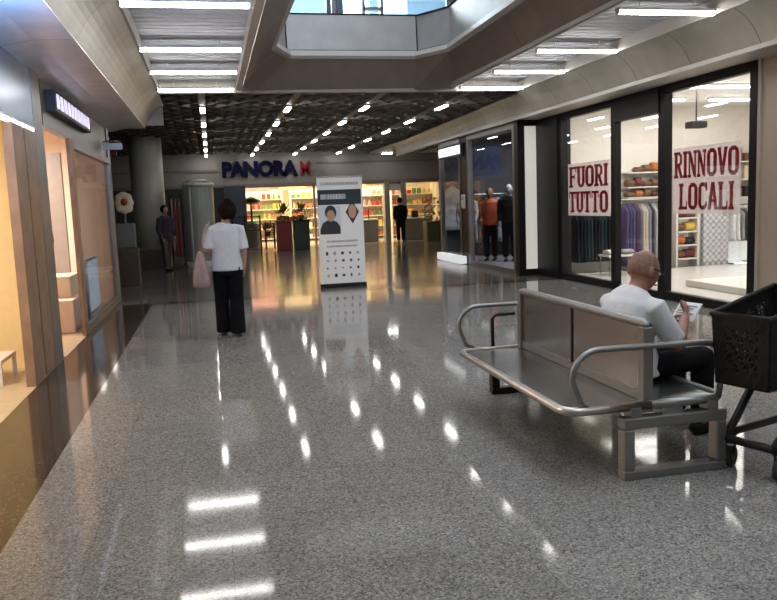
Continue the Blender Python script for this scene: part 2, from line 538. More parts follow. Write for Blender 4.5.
def slab_word(word, p0, right, upv, w, h, depth=0.004, gap=0.06):
    right, upv, p0 = Vector(right), Vector(upv), Vector(p0)
    nrm = right.cross(upv)
    wts = [0.55 if c == 'I' else (1.1 if c == 'O' else 1.0) for c in word]
    unit = w / sum(wts)
    run = 0.0
    mb = MB()
    k = 0
    for i, ch in enumerate(word):
        B, L = slab(ch)
        cw = wts[i] * unit
        lw = cw * (1 - gap)
        ox = run + (cw - lw) / 2
        run += cw
        P = lambda x, y, z: p0 + right * (ox + x * lw) + upv * (y * h) + nrm * z
        for b in B:
            k += 1
            d = depth + 0.00004 * (k % 17)
            q = [P(b[0], b[2], 0), P(b[1], b[2], 0), P(b[1], b[3], 0), P(b[0], b[3], 0), P(b[0], b[2], d), P(b[1], b[2], d), P(b[1], b[3], d), P(b[0], b[3], d)]
            mb.add(q, [(0, 3, 2, 1), (4, 5, 6, 7), (0, 1, 5, 4), (1, 2, 6, 5), (2, 3, 7, 6), (3, 0, 4, 7)])
        for a, b in L:
            k += 1
            d = depth + 0.00004 * (k % 17)
            t = 0.15
            q = []
            for z in (0, d):
                q += [P(a[0] - t, a[1], z), P(a[0] + t, a[1], z), P(b[0] + t, b[1], z), P(b[0] - t, b[1], z)]
            mb.add(q, [(0, 3, 2, 1), (4, 5, 6, 7), (0, 1, 5, 4), (1, 2, 6, 5), (2, 3, 7, 6), (3, 0, 4, 7)])
    return mb
# ---------------------------------------------------------------- the setting
struct('floor', MB().box(-1.02, 6.25, -5, 13.10, -0.12, 0), M['floor'])
struct('floor_strip', MB().box(-1.60, -1.02, -5, 13.10, -0.12, 0), M['strip'])
struct('floor_band', MB().box(-9, 6.25, 13.10, 13.34, -0.12, 0).box(-9, -1.60, -5, 13.10, -0.12, -0.005), M['band'])
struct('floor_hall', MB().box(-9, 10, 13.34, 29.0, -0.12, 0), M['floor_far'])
struct('floor_market', MB().box(-9, 10.5, 29.0, 39, -0.12, 0), mat('pale market floor', (0.42, 0.37, 0.29), 0.14, var=0.06))
struct('floor_shop', MB().box(6.25, 12, 5, 13.34, -0.12, 0.06), M['white_floor'])
struct('floor_threshold', MB().box(-4.5, -1.60, 2.5, 8.30, -0.01, 0.004).box(-4.5, -1.60, 8.8, 14.0, -0.01, 0.003), M['tan_tile'])

# ceiling of the aisle: ribbed white panels left and right of the atrium
def ribs(x0, x1):
    mb = MB()
    y = -5.0
    while y < 13.0:
        mb.box(x0, x1, y, y + 0.135, 3.50, 3.56)
        mb.box(x0, x1, y + 0.135, y + 0.17, 3.525, 3.56)
        y += 0.17
    return mb
struct('ceiling', ribs(-0.72, 0.60), M['slat_white'])
struct('ceiling', ribs(4.03, 5.40), M['slat_white'])
# soffits and coves
def arc(x0, z0, x1, z1, y0, y1, x2=None, x3=None, n=8, bulge=0.05, th=0.05):
    """curved panel from edge (x0,z0) to edge (x1,z1), running y0..y1; x2,x3 are the edges at y1"""
    x2 = x0 if x2 is None else x2
    x3 = x1 if x3 is None else x3
    mb = MB()
    rings = []
    for y, a, b in ((y0, x0, x1), (y1, x2, x3)):
        lo, hi = [], []
        for i in range(n + 1):
            t = i / n
            k = math.sin(PI * t) * bulge
            sgn = 1 if b > a else -1
            lo.append(Vector((a + (b - a) * t - sgn * k * 0.7, y, z0 + (z1 - z0) * t + k * 0.7)))
            hi.append(lo[-1] + Vector((-sgn * th * 0.7, 0, th * 0.7)))
        rings.append(lo + hi[::-1])
    return mb.rings(rings)
struct('trim_1', arc(-1.02, 2.97, -0.68, 3.35, -5, 14.6), M['cove'], smooth=False)
struct('trim_2', arc(5.70, 2.97, 5.36, 3.35, -5, 13.25), M['cove'])
struct('trim_2', arc(5.70, 2.97, 5.50, 3.35, 13.30, 25.0, 5.98, 5.90), M['cove'])
struct('trim_3', MB().box(-0.70, -0.66, -5, 13.06, 3.345, 3.56).box(0.52, 0.62, -5, 13.06, 3.36, 3.58), M['lip'])
struct('trim_3', MB().box(5.34, 5.40, -5, 13.06, 3.345, 3.56).box(4.00, 4.10, -5, 13.06, 3.36, 3.58), M['lip'])
struct('ceiling_soffit', MB().add([(-1.02, -5, 2.96), (-1.02, 14.6, 2.96), (-1.35, 14.6, 2.955), (-1.35, -5, 2.955), (-1.62, -5, 2.90), (-1.62, 14.6, 2.90),
                                   (-1.02, -5, 3.03), (-1.02, 14.6, 3.03), (-1.62, 14.6, 3.03), (-1.62, -5, 3.03)],
                                  [(0, 1, 2, 3), (3, 2, 5, 4), (6, 9, 8, 7), (0, 6, 7, 1), (0, 3, 4, 9, 6), (1, 7, 8, 5, 2), (4, 5, 8, 9)]), M['soffit_left'])
struct('ceiling_soffit', MB().box(5.70, 6.60, -5, 20.5, 2.95, 3.02), M['soffit_right'])
struct('trim_4', MB().box(5.66, 5.72, -5, 20.5, 2.935, 2.985), M['lip'])
# closing walls above soffits
struct('wall_upper', MB().box(-1.75, -1.60, -5, 14.6, 2.95, 3.9).box(6.2, 6.35, -5, 25, 2.98, 3.9).box(-1.6, -0.7, 14.55, 14.6, 3.0, 3.9), M['grey_wall'])
struct('ceiling_slab', MB().box(-1.7, 0.58, -5, 13.2, 3.58, 3.85).box(4.06, 6.6, -5, 13.2, 3.58, 3.85), M['grey_wall'])

# atrium: inclined band, lip, parapet
R0 = [(0.61, -3.2), (0.61, 12.55), (0.80, 13.04), (3.46, 13.06), (4.05, 12.72), (4.03, -3.2)]
R1 = [(1.03, -2.7), (1.03, 11.85), (1.32, 12.57), (3.42, 12.57), (3.77, 11.98), (3.62, -2.7)]
cxy = Vector((2.3, 5.0))
def ring(R, z, inset=0.0):
    out = []
    for i, (x, y) in enumerate(R):
        sx = 1 if x < 2.3 else -1
        iy = -1 if y > 5 else 1
        out.append(Vector((x - sx * inset, y - iy * inset, z)))
    return out
def band(levels):
    return MB().rings([ring(R, z, ins) for R, z, ins in levels], closed=True)
struct('trim_5', band([(R0, 3.35, 0), (R1, 3.79, 0), (R1, 3.79, 0.3), (R0, 3.45, 0.06)]), M['fascia'])
struct('trim_6', band([(R1, 3.78, -0.03), (R1, 3.82, -0.06), (R1, 3.89, -0.05), (R1, 3.91, 0.0), (R1, 3.91, 0.1), (R1, 3.78, 0.1)]), M['lip'])
struct('trim_7', band([(R1, 3.90, 0.015), (R1, 3.925, 0.015), (R1, 3.925, 0.09), (R1, 3.90, 0.09)]), M['dark_frame'])
struct('wall_parapet', band([(R1, 3.92, 0.0), (R1, 4.46, 0.03), (R1, 4.46, 0.08), (R1, 3.92, 0.08)]), M['parapet'])
struct('trim_8', band([(R1, 4.46, 0.02), (R1, 4.475, 0.01), (R1, 4.485, 0.04), (R1, 4.475, 0.09), (R1, 4.46, 0.09)]), M['dark_frame'])
for i in range(1, 4):   # seams on the parapet and band
    (xa, ya), (xb, yb) = R1[i], R1[i]
    struct('trim_9', MB().cyl((xa, ya, 3.92), (xa, ya + 0.02, 4.46), 0.010, 6), M['dark_frame'])
# upper storey
struct('floor_upper', MB().box(-6, 0.7, -5, 20, 3.86, 3.90).box(3.95, 10, -5, 20, 3.86, 3.90).box(0.7, 3.95, 12.95, 20, 3.86, 3.90), M['grey_wall'])
struct('ceiling_upper', MB().box(-6, 0.4, -5, 20.0, 7.0, 7.2).box(4.3, 10, -5, 20.0, 7.0, 7.2).box(0.4, 4.3, 13.2, 20.0, 7.0, 7.2).box(0.4, 4.3, -5, -3, 7.0, 7.2), M['cream_wall'])
struct('wall_upper', MB().box(-6.2, -6, -5, 22, 3.8, 7.2).box(10, 10.2, -5, 22, 3.8, 7.2).box(-6, 10, -5.2, -5, -0.1, 7.2), M['grey_wall'])
struct('wall_upper', MB().box(-6, 1.5, 17.0, 17.15, 3.9, 7).box(5.4, 10, 17.0, 17.15, 3.9, 7).box(1.5, 5.4, 17.0, 17.15, 6.3, 7).box(1.5, 5.4, 17.0, 17.15, 3.9, 4.4), M['facade'])
struct('wall_upper', MB().box(-6, 10, 21.8, 22, 3.8, 7.2).box(-6, 10, 20, 22, 7.0, 7.2).box(-6, 10, 17.1, 22, 3.86, 3.9), mat('pale blue upper shop wall', (0.72, 0.84, 0.92), 0.6, var=0.1, vscale=1.5))
w = struct('window_1', MB().box(1.5, 1.58, 16.98, 17.1, 4.4, 6.3).box(2.78, 2.86, 16.98, 17.1, 4.4, 6.3).box(3.44, 3.50, 16.98, 17.1, 4.4, 6.3).box(3.84, 3.90, 16.98, 17.1, 4.4, 6.3).box(5.32, 5.4, 16.98, 17.1, 4.4, 6.3).box(3.46, 3.88, 16.98, 17.1, 5.60, 5.66), M['white_metal'])
struct('pane', MB().box(1.5, 5.4, 17.04, 17.05, 4.4, 6.3), M['glass'], w)

# lower hall: lattice ceiling, black void above
def lattice():
    mb = MB()
    x0, x1, y0, y1 = -6.0, 6.1, 13.25, 29.0
    s = 0.38
    k = 0
    for sgn in (1, -1):
        u = -30.0
        while u < 40:
            # line y = sgn*1.6*(x - ..) + u clipped
            a = [(x, sgn * 1.6 * x + u) for x in (x0, x1)]
            pts = []
            (xa, ya), (xb, yb) = a
            ta, tb = 0.0, 1.0
            dy = yb - ya
            lo, hi = (y0 - ya) / dy, (y1 - ya) / dy
            if lo > hi:
                lo, hi = hi, lo
            ta, tb = max(ta, lo), min(tb, hi)
            if tb - ta > 0.01:
                z = 3.47 + (0.012 if sgn > 0 else 0.0)
                mb.bar((xa + (xb - xa) * ta, ya + dy * ta, z), (xa + (xb - xa) * tb, ya + dy * tb, z), 0.02, 0.06)
            u += s * 1.9
    return mb
struct('ceiling_lattice', lattice(), M['lattice'])
struct('ceiling_hall', MB().box(-9, 10, 13.2, 29.2, 3.80, 3.88), M['black_ceiling'])
struct('trim_10', MB().box(-0.75, 5.6, 13.02, 13.16, 3.335, 3.56), M['facade'])
struct('trim_10', MB().box(-9, -0.8, 14.62, 14.8, 3.0, 3.9), M['dark_wall'])
for i, x in enumerate((-0.02, 1.57, 3.07, 4.65)):    # slim dark rails that carry the short lamps
    struct('trim_11', MB().box(x - 0.06, x + 0.06, 13.2, 29, 3.385, 3.42), M['lattice'])
struct('ceiling_hall', MB().box(5.95, 9.9, 20.5, 29, 3.3, 3.4), M['soffit_right'])
struct('wall_right', MB().box(9.8, 10, 19.4, 29, 0, 3.9).box(5.9, 9.9, 19.4, 19.5, 0, 3.9), M['grey_wall'])
struct('wall_left', MB().box(-9.2, -9, 14.0, 39, 0, 3.9), M['dark_wall'])
struct('wall_left', MB().box(-9, -1.62, 14.05, 14.2, 0, 3.9), M['grey_wall'])
struct('wall_back', MB().box(-1.7, 6.4, -5.0, -4.9, 0, 3.9), M['grey_wall'])

# left shop row at x = -1.6
struct('wall_left', MB().box(-1.75, -1.60, -5, 2.5, 0, 2.95), M['beige_panel'])
struct('wall_left', MB().box(-4.7, -1.75, 2.4, 2.5, 0, 2.95).box(-4.7, -4.5, 2.5, 8.4, 0, 2.95).box(-4.5, -1.66, 8.3, 8.4, 0, 2.95), M['amber_wall'])
struct('wall_left', MB().box(-4.7, -4.5, 8.4, 14.0, 0, 2.95).box(-4.5, -1.66, 8.42, 8.60, 0, 2.95).box(-4.5, -1.62, 13.95, 14.05, 0, 2.95), M['peach_wall'])
struct('ceiling_shop', MB().box(-4.7, -1.62, 2.4, 14.1, 2.9, 2.96), M['cream_wall'])
struct('wall_left', MB().box(-1.70, -1.595, 8.22, 8.62, 0, 2.93), M['grey_frame'])
struct('trim_12', MB().box(-1.68, -1.60, 7.32, 7.74, 0.0, 2.33).box(-1.68, -1.60, 7.80, 8.22, 0.0, 2.33), M['brown_wood'])
struct('trim_12', MB().box(-1.68, -1.625, 7.74, 7.80, 0.0, 2.33), M['dark_frame'])
struct('trim_13', MB().box(-1.66, -1.60, 2.5, 8.28, 2.34, 2.92), M['fascia_blue_tint'])
struct('trim_13', MB().box(-1.70, -1.62, 8.80, 14.05, 2.42, 2.93), M['grey_frame'])
d = struct('door_1', MB().box(-1.635, -1.60, 10.18, 10.42, 0, 2.42).box(-1.66, -1.60, 8.62, 8.66, 0, 2.42), M['brown_wood'])
w = struct('window_2', MB().box(-1.68, -1.60, 10.42, 10.46, 0.0, 2.42).box(-1.68, -1.60, 13.9, 14.2, 0.0, 2.93).box(-1.68, -1.60, 10.4, 13.9, 0.0, 0.10).box(-1.68, -1.60, 10.4, 13.9, 2.32, 2.42), M['grey_frame'])
struct('pane', MB().box(-1.645, -1.635, 10.4, 13.9, 0.10, 2.32), M['grey_glass'], w)

# right shop row at x = 6.2
struct('wall_right', MB().box(6.2, 6.4, -5, 7.98, 0, 2.98), M['beige_panel'])
struct('trim_14', MB().box(6.17, 6.205, 7.15, 7.19, 0, 2.95).box(6.17, 6.205, 7.93, 7.98, 0, 2.95), M['soffit_right'])
k_ = M['dark_frame']
struct('trim_15', MB().box(6.16, 6.30, 7.98, 14.2, 2.885, 2.95), k_)
w = struct('window_3', MB().box(6.16, 6.28, 7.98, 8.10, 0, 2.9).box(6.16, 6.28, 9.85, 9.98, 0, 2.9).box(6.17, 6.27, 8.1, 9.85, 0, 0.11).box(6.17, 6.27, 8.1, 9.85, 2.84, 2.9), k_)
struct('pane', MB().box(6.215, 6.225, 8.1, 9.85, 0.11, 2.84), M['glass'], w)
w = struct('door_2', MB().box(6.14, 6.28, 9.98, 11.22, 2.60, 2.89).box(6.17, 6.27, 11.22, 11.36, 0, 2.9).box(6.18, 6.26, 9.98, 10.04, 0, 2.6).box(6.18, 6.26, 10.04, 11.22, 0, 0.09), k_)
struct('pane', MB().box(6.215, 6.225, 10.04, 11.22, 0.09, 2.60), M['glass'], w)
w = struct('window_4', MB().box(6.16, 6.28, 13.12, 13.24, 0, 2.9).box(6.17, 6.27, 11.36, 13.12, 0, 0.11).box(6.17, 6.27, 11.36, 13.12, 2.84, 2.9), k_)
struct('pane', MB().box(6.215, 6.225, 11.36, 13.12, 0.11, 2.84), M['glass'], w)
struct('wall_right', MB().box(6.14, 6.40, 13.24, 14.2, 0, 2.9), k_)
struct('wall_right', MB().box(6.40, 12.2, 14.05, 14.2, 0, 3.2).box(12, 12.2, 5, 14.2, 0, 3.2).box(6.4, 12.2, 4.85, 5, 0, 3.2), M['cream_wall'])
struct('ceiling_shop', MB().box(6.25, 12.2, 4.85, 14.2, 3.16, 3.24), M['cream_wall'])
# pale return of the dark shop, facing down the aisle
w = struct('window_5', MB().box(5.80, 6.22, 14.16, 14.24, 0, 0.12).box(5.80, 6.22, 14.16, 14.24, 2.84, 2.95).box(5.74, 5.88, 14.12, 14.30, 0, 2.95), k_)
struct('pane', MB().box(5.88, 6.16, 14.18, 14.22, 0.12, 2.84), mat('self glowing pale pane', (0.8, 0.8, 0.76), 0.25, emit=(1.0, 0.98, 0.90), es=0.22), w)  # light behind the pane is put into its material as glow
w = struct('window_6', MB().box(5.76, 5.86, 14.30, 14.46, 0, 2.95).box(5.76, 5.86, 17.10, 17.22, 0, 2.95).box(5.76, 5.86, 14.46, 17.1, 0, 0.10).box(5.76, 5.86, 14.46, 17.1, 2.82, 2.95), M['grey_frame'])
struct('pane', MB().box(5.80, 5.81, 14.46, 17.1, 0.10, 2.82), M['smoke_glass'], w)
struct('wall_right', MB().box(5.78, 5.92, 17.22, 17.75, 0, 2.95), k_)
w = struct('window_7', MB().box(5.76, 5.86, 17.75, 17.82, 0, 2.95).box(5.76, 5.86, 19.34, 19.44, 0, 2.95).box(5.76, 5.86, 17.82, 19.34, 0, 0.10).box(5.76, 5.86, 17.82, 19.34, 2.82, 2.95), M['grey_frame'])
struct('pane', MB().box(5.80, 5.81, 17.82, 19.34, 0.10, 2.82), M['smoke_glass'], w)
struct('wall_right', MB().box(9.0, 9.1, 14.2, 19.5, 0, 3.2).box(5.9, 9.1, 19.38, 19.4, 0, 3.2), M['dark_wall'])
struct('ceiling_shop', MB().box(5.9, 9.1, 14.2, 19.4, 3.1, 3.2), M['dark_wall'])
struct('floor_shop', MB().box(5.86, 9.1, 14.25, 19.4, 0.0, 0.05), M['shelf_grey'])

# far facade of the supermarket at y = 29
struct('wall_far', MB().box(-9, 10, 29.0, 29.3, 2.72, 3.9).box(-9, 10, 29.0, 29.3, 2.30, 2.72), M['facade'])
struct('trim_16', MB().box(-9, 10, 28.96, 29.0, 2.26, 2.36).box(3.9, 10, 28.96, 29.0, 3.02, 3.08).box(-9, 0.35, 28.96, 29.0, 2.82, 2.90), M['taupe'])
struct('wall_far', MB().box(-9, 0.52, 29.0, 29.3, 0, 2.30), M['dark_wall'])
struct('wall_far', MB().box(0.52, 1.28, 28.8, 29.3, 0, 2.30), mat('dark navy display wall', (0.03, 0.035, 0.06), 0.35, var=0.3, vscale=2))
struct('wall_far', MB().box(6.42, 6.62, 28.95, 29.3, 0, 2.30).box(7.06, 7.26, 28.95, 29.3, 0, 2.30).box(8.55, 10, 28.95, 29.3, 0, 2.3), M['facade'])
w = struct('window_8', MB().box(1.28, 6.42, 29.1, 29.2, 2.22, 2.30).box(3.75, 3.83, 29.1, 29.2, 0, 2.30).box(7.26, 8.55, 29.1, 29.2, 2.22, 2.30), M['facade'])
d = struct('door_3', MB().box(6.62, 7.06, 29.05, 29.2, 1.95, 2.30), M['white_shelf'])
struct('wall_market', MB().box(-2, 10.5, 38.8, 39, 0, 3.6).box(-2, -1.9, 29.3, 39, 0, 3.6).box(10.4, 10.5, 29.3, 39, 0, 3.6), mat('warm market wall', (0.74, 0.60, 0.38), 0.6, var=0.12, vscale=0.8))
struct('ceiling_market', MB().box(-2, 10.5, 29.3, 39, 3.5, 3.6), M['cream_wall'])
# round pillar
struct('pillar', MB().lathe([(0.43, 0), (0.43, 3.9)], (-1.60, 22.2, 0), 32), mat('grey green pillar', (0.46, 0.46, 0.40), 0.36, var=0.05), smooth=True)
# ---------------------------------------------------------------- lamps
def aisle_lamp(x0, x1, y, label, grp):
    t = thing('ceiling_light', label, 'light', ((x0 + x1) / 2, y, 3.40), grp)
    for x in (x0 + 0.25, x1 - 0.25):
        MB().cyl((x, y, 3.40), (x, y, 3.505), 0.006, 6).build('hanger_rod', M['white_metal'], t)
    MB().box(x0, x1, y - 0.045, y + 0.045, 3.375, 3.404).build('housing', M['white_metal'], t)
    MB().box(x0 + 0.01, x1 - 0.01, y - 0.024, y + 0.024, 3.342, 3.376).build('lit_tube', M['tube'], t)
    for x in (x0 + 0.003, x1 - 0.003):
        MB().box(x - 0.008, x + 0.008, y - 0.036, y + 0.036, 3.338, 3.376).build('end_cap', M['white_metal'], t)
YS = [12.87, 11.28, 9.70, 7.63, 6.03, 4.43, 2.8, 1.2, -0.4, -2.0, -3.6]
for i, y in enumerate(YS):
    for side, x0, x1 in (('left', -0.68, 0.485), ('right', 4.225, 5.355)):
        aisle_lamp(x0, x1, y, '%s tube lamp from the dark lattice ceiling on the %s' % (ORD[i], 'silver soffit side' if side == 'left' else 'clothes shop side'), 'linear tube lamps beside the atrium')
PX_ = [-0.02, 1.57, 3.07, 4.65]
names = ['row above the glass booth', 'row above the store sign', 'row above the white banner', 'row nearest the dark clothes shop']
for r, x in enumerate(PX_):
    for i, y in enumerate((15.4, 18.0, 20.5, 23.0, 25.7, 28.3)):
        t = thing('ceiling_light', 'short lattice ceiling lamp, %s, %s from the atrium' % (names[r], ORD[i]), 'light', (x, y, 3.39), 'short lamps under the lattice ceiling')
        MB().box(x - 0.05, x + 0.05, y - 0.36, y + 0.36, 3.360, 3.386).build('housing', M['black_metal'], t)
        MB().box(x - 0.042, x + 0.042, y - 0.34, y + 0.34, 3.335, 3.362).build('lit_tube', M['tube_far'], t)
t = thing('ceiling_light', 'short white lamp alone under the ceiling right of the other rows', 'light', (6.35, 28.0, 3.30), 'short lamps under the lattice ceiling')
MB().box(6.15, 6.55, 27.9, 28.1, 3.27, 3.299).build('housing', M['black_metal'], t)
MB().box(6.17, 6.53, 27.92, 28.08, 3.245, 3.272).build('lit_tube', M['tube_far'], t)
for i, (y, x0, x1) in enumerate(((9.0, 7.0, 9.2), (11.2, 7.0, 9.2), (12.8, 6.9, 8.4), (12.8, 8.9, 10.4))):
    t = thing('ceiling_light', 'tube lamp on the white ceiling of the clothes shop, %s from its entrance corner' % ORD[i], 'light', (x0, y, 3.16), 'tube lamps in the clothes shop')
    MB().box(x0, x1, y - 0.06, y + 0.06, 3.13, 3.159).build('housing', M['white_metal'], t)
    MB().box(x0 + 0.02, x1 - 0.02, y - 0.04, y + 0.04, 3.095, 3.132).build('lit_tube', M['shop_tube'], t)
for i, y in enumerate((14.9, 16.0, 18.6)):
    t = thing('ceiling_light', 'small lamp inside the dark clothes shop, %s from the pale pane' % ORD[i], 'light', (6.5, y, 3.1), 'small lamps in the dark shop')
    MB().box(6.2, 6.9, y - 0.06, y + 0.06, 3.07, 3.099).build('housing', M['black_metal'], t)
    MB().box(6.22, 6.88, y - 0.04, y + 0.04, 3.04, 3.072).build('lit_tube', M['shop_tube'], t)
for r, y in enumerate((30.5, 33.0, 36.0)):
    for i, x in enumerate((1.6, 4.2, 7.6)):
        t = thing('ceiling_light', 'warm supermarket ceiling panel, %s row from the front, above the %s' % (ORD[r], ('red bin', 'banner', 'grey counters')[i]), 'light', (x, y, 3.5), 'light panels in the supermarket')
        MB().box(x - 0.65, x + 0.65, y - 0.32, y + 0.32, 3.46, 3.499).build('frame', M['white_metal'], t)
        MB().box(x - 0.6, x + 0.6, y - 0.27, y + 0.27, 3.44, 3.462).build('diffuser', M['warm_tube'], t)
t = thing('light_strip', 'white light strip along the bottom of the blue tinted grey fascia', 'light', (-1.6, 6.5, 2.32))
MB().box(-1.65, -1.59, 2.6, 8.28, 2.335, 2.352).build('housing', M['white_metal'], t)
MB().box(-1.64, -1.60, 2.6, 8.27, 2.305, 2.336).build('lit_tube', M['lit_strip'], t)

# ---------------------------------------------------------------- signs
t = thing('lit_sign', 'dark box sign with small lit white letters over the peach shop', 'sign', (-1.62, 10.2, 2.7))
MB().box(-1.618, -1.52, 9.02, 11.55, 2.60, 2.82).build('box', M['dark_wall'], t)
rnd = random.Random(4)
y = 9.10
while y < 11.4:                       # unreadable lit letters, uneven blocks
    w_ = rnd.choice((0.13, 0.16, 0.19))
    mb = MB().box(-1.52, -1.512, y, y + 0.05, 2.635, 2.785).box(-1.52, -1.512, y + w_ - 0.05, y + w_, 2.635, 2.785)
    zz = rnd.choice((2.635, 2.70, 2.755))
    mb.box(-1.52, -1.5125, y + 0.05, y + w_ - 0.05, zz, zz + 0.03)
    y += w_ + 0.09
    mb.build('letter', M['lit_letter'], t)
t = thing('blade_sign', 'small flat sign jutting from the left shop corner below the soffit', 'sign', (-1.6, 13.3, 2.55))
MB().box(-1.595, -1.30, 13.25, 13.29, 2.50, 2.60).build('panel', M['parapet'], t)
MB().cyl((-1.60, 13.27, 2.63), (-1.33, 13.27, 2.63), 0.012, 8).build('bracket', M['grey_frame'], t)
o = MB().box(-1.85, -1.70, 16.2, 16.26, 2.62, 2.9).build('red_notice', mat('dim red notice', (0.16, 0.02, 0.025), 0.5))
tag(o, 'small dim red notice hanging above the aisle left of the pillar', 'sign')
t = thing('lit_poster', 'pale blue lit poster standing low behind the left window', 'poster', (-1.78, 12.7, 0.0))
MB().box(-1.80, -1.76, 11.75, 12.85, 0.06, 0.86).build('frame', M['white_metal'], t)
MB().box(-1.76, -1.752, 11.80, 12.80, 0.10, 0.82).build('sheet', M['lit_poster'], t)

# FUORI TUTTO and RINNOVO LOCALI posters behind the window glass
def poster(name, label, y0, y1, z0, z1, words):
    t = thing(name, label, 'sign', (6.25, (y0 + y1) / 2, z0))
    MB().box(6.245, 6.255, y0, y1, z0, z1).build('sheet', M['paper'], t)
    h = (z1 - z0)
    for i, (wd, f0, f1) in enumerate(words):
        zz = z0 + h * (0.54 if i == 0 else 0.06)
        wy = (y1 - y0)
        slab_word(wd, (6.2445, y1 - wy * f0, zz), (0, -1, 0), (0, 0, 1), wy * (f1 - f0), h * 0.40).build('lettering', M['red'], t)
    return t
poster('window_poster', 'pink poster with red words FUORI TUTTO in the shop window', 11.53, 13.03, 1.15, 2.05, (('FUORI', 0.03, 0.97), ('TUTTO', 0.02, 0.97)))
poster('window_poster', 'pink poster with red words RINNOVO LOCALI in the nearer shop window', 8.36, 9.77, 1.20, 2.08, (('RINNOVO', 0.02, 0.99), ('LOCALI', 0.10, 0.93)))

# supermarket sign
t = thing('store_sign', 'navy raised letters of the supermarket sign with a red letter at its end', 'sign', (2.0, 28.95, 2.5))
word = 'PANORA'
vs0 = 0.56
fit_text(word, (0.50, 28.96, 2.60), (1, 0, 0), (0, 0, 1), 2.72, 0.58, 0.06, 0.06).build('letters', M['navy'], t)
fit_text('M', (3.30, 28.96, 2.60), (1, 0, 0), (0, 0, 1), 0.36, 0.52, 0.06, 0.02).build('red_letter', M['red_letter'], t)
mb = MB()
for i in range(5):
    mb.box(3.74 + i * 0.11, 3.76 + i * 0.11, 28.94, 28.96, 2.60, 2.86)
    mb.box(3.76 + i * 0.11, 3.81 + i * 0.11, 28.94, 28.96, 2.60 + 0.1 * (i % 2), 2.63 + 0.1 * (i % 2))
mb.build('thin_letters', M['print_grey'], t)
t = thing('lit_sign', 'white lit name sign over the dark clothes shop', 'sign', (5.76, 18.4, 2.65))
MB().box(5.70, 5.76, 17.45, 19.34, 2.52, 2.80).build('box', M['dark_wall'], t)
y = 17.52
while y < 19.15:
    w_ = rnd.choice((0.12, 0.16, 0.20))
    MB().box(5.690, 5.700, y, y + w_, 2.56, 2.76).build('letter', M['lit_sign'], t)
    y += w_ + 0.05
o = MB().box(5.60, 5.76, 17.4, 19.3, 0.02, 0.19).build('glowing_plinth', mat('white plinth with glow', (0.9, 0.9, 0.9), 0.4, emit=(0.95, 0.97, 1), es=0.35))  # white plinth, its brightness partly set as glow in the material
tag(o, 'white plinth low along the front of the dark shop', 'plinth')

# roll-up banner
bx0, bx1, by = 1.89, 2.72, 14.14
t = thing('rollup_banner', 'tall white roll-up banner with two portraits standing in the aisle', 'banner', (2.305, by, 0))
MB().box(bx0 - 0.01, bx1 + 0.01, by - 0.05, by + 0.10, 0.0, 0.07).build('base', M['black_metal'], t, bevel=0.012)
MB().cyl((2.305, by + 0.03, 0.06), (2.305, by + 0.03, 1.99), 0.012, 8).build('pole', M['steel'], t)
MB().box(bx0, bx1, by - 0.016, by + 0.012, 1.985, 2.01).build('top_rail', M['steel'], t)
sh = MB().box(bx0, bx1, by - 0.008, by - 0.004, 0.06, 1.99).build('sheet', M['white_paper'], t)
def pr(name, x0, x1, z0, z1, m, d=0.002):
    return MB().box(x0, x1, by - 0.008 - d, by - 0.0081, z0, z1).build(name, m, sh)
mb = MB()
rb = random.Random(2)
def scribble(mb, x0, x1, z0, z1):
    x = x0
    while x < x1 - 0.01:
        w_ = rb.choice((0.012, 0.02, 0.028))
        mb.box(x, min(x + w_, x1), by - 0.0125, by - 0.009, z0, z1)
        x += w_ + 0.009
scribble(mb, 1.96, 2.66, 1.85, 1.90)
mb.build('heading_line', M['print_grey'], sh)
pr('title_band', bx0 + 0.005, bx1 - 0.03, 1.50, 1.77, M['teal_dark'])
mb = MB(); scribble(mb, 1.95, 2.42, 1.60, 1.69)
mb.build('title_words', M['print_pale'], sh)
# portraits: an arch-shaped bust on the left, a veiled face in a lozenge on the right
pr('portrait_ground', bx0 + 0.02, 2.30, 0.98, 1.48, M['print_pale'], 0.0015)
def disc(mb, cx, cz, rx, rz, d, n=20):
    a = [(cx + rx * math.cos(2 * PI * k / n), by - 0.008 - d, cz + rz * math.sin(2 * PI * k / n)) for k in range(n)]
    b = [(p[0], by - 0.0081, p[2]) for p in a]
    return mb.rings([a, b])
disc(MB(), 2.12, 1.36, 0.105, 0.13, 0.0025).build('portrait_hair', M['print_black'], sh)
disc(MB(), 2.12, 1.30, 0.075, 0.105, 0.0035).build('portrait_face', M['skin_pale'], sh)
pts_ = [(1.92, 0.97), (2.29, 0.97), (2.29, 1.10), (2.24, 1.18), (2.17, 1.22), (2.05, 1.22), (1.97, 1.17), (1.92, 1.06)]
mb = MB().rings([[(x, by - 0.0110, z) for x, z in pts_], [(x, by - 0.0081, z) for x, z in pts_]])
mb.build('portrait_jacket', M['print_black'], sh)
disc(MB(), 2.52, 1.36, 0.125, 0.215, 0.0025, 4).build('lozenge_frame', M['print_black'], sh)
disc(MB(), 2.52, 1.37, 0.075, 0.13, 0.0035, 12).build('lozenge_face', M['skin_pale'], sh)
mb = MB(); scribble(mb, 2.03, 2.60, 0.82, 0.855); scribble(mb, 2.03, 2.58, 0.73, 0.765)
mb.build('text_lines', M['print_grey'], sh)
for r in range(4):
    for c in range(5):
        x = 2.02 + c * 0.142 + (0.01 if r % 2 else 0)
        z = 0.62 - r * 0.135
        mb = MB()
        disc(mb, x, z, rb.uniform(0.018, 0.036), rb.uniform(0.02, 0.042), 0.003, rb.choice((4, 5, 6, 12)))
        mb.build('icon', M[rb.choice(('print_black', 'print_grey', 'print_grey', 'teal_dark'))], sh)

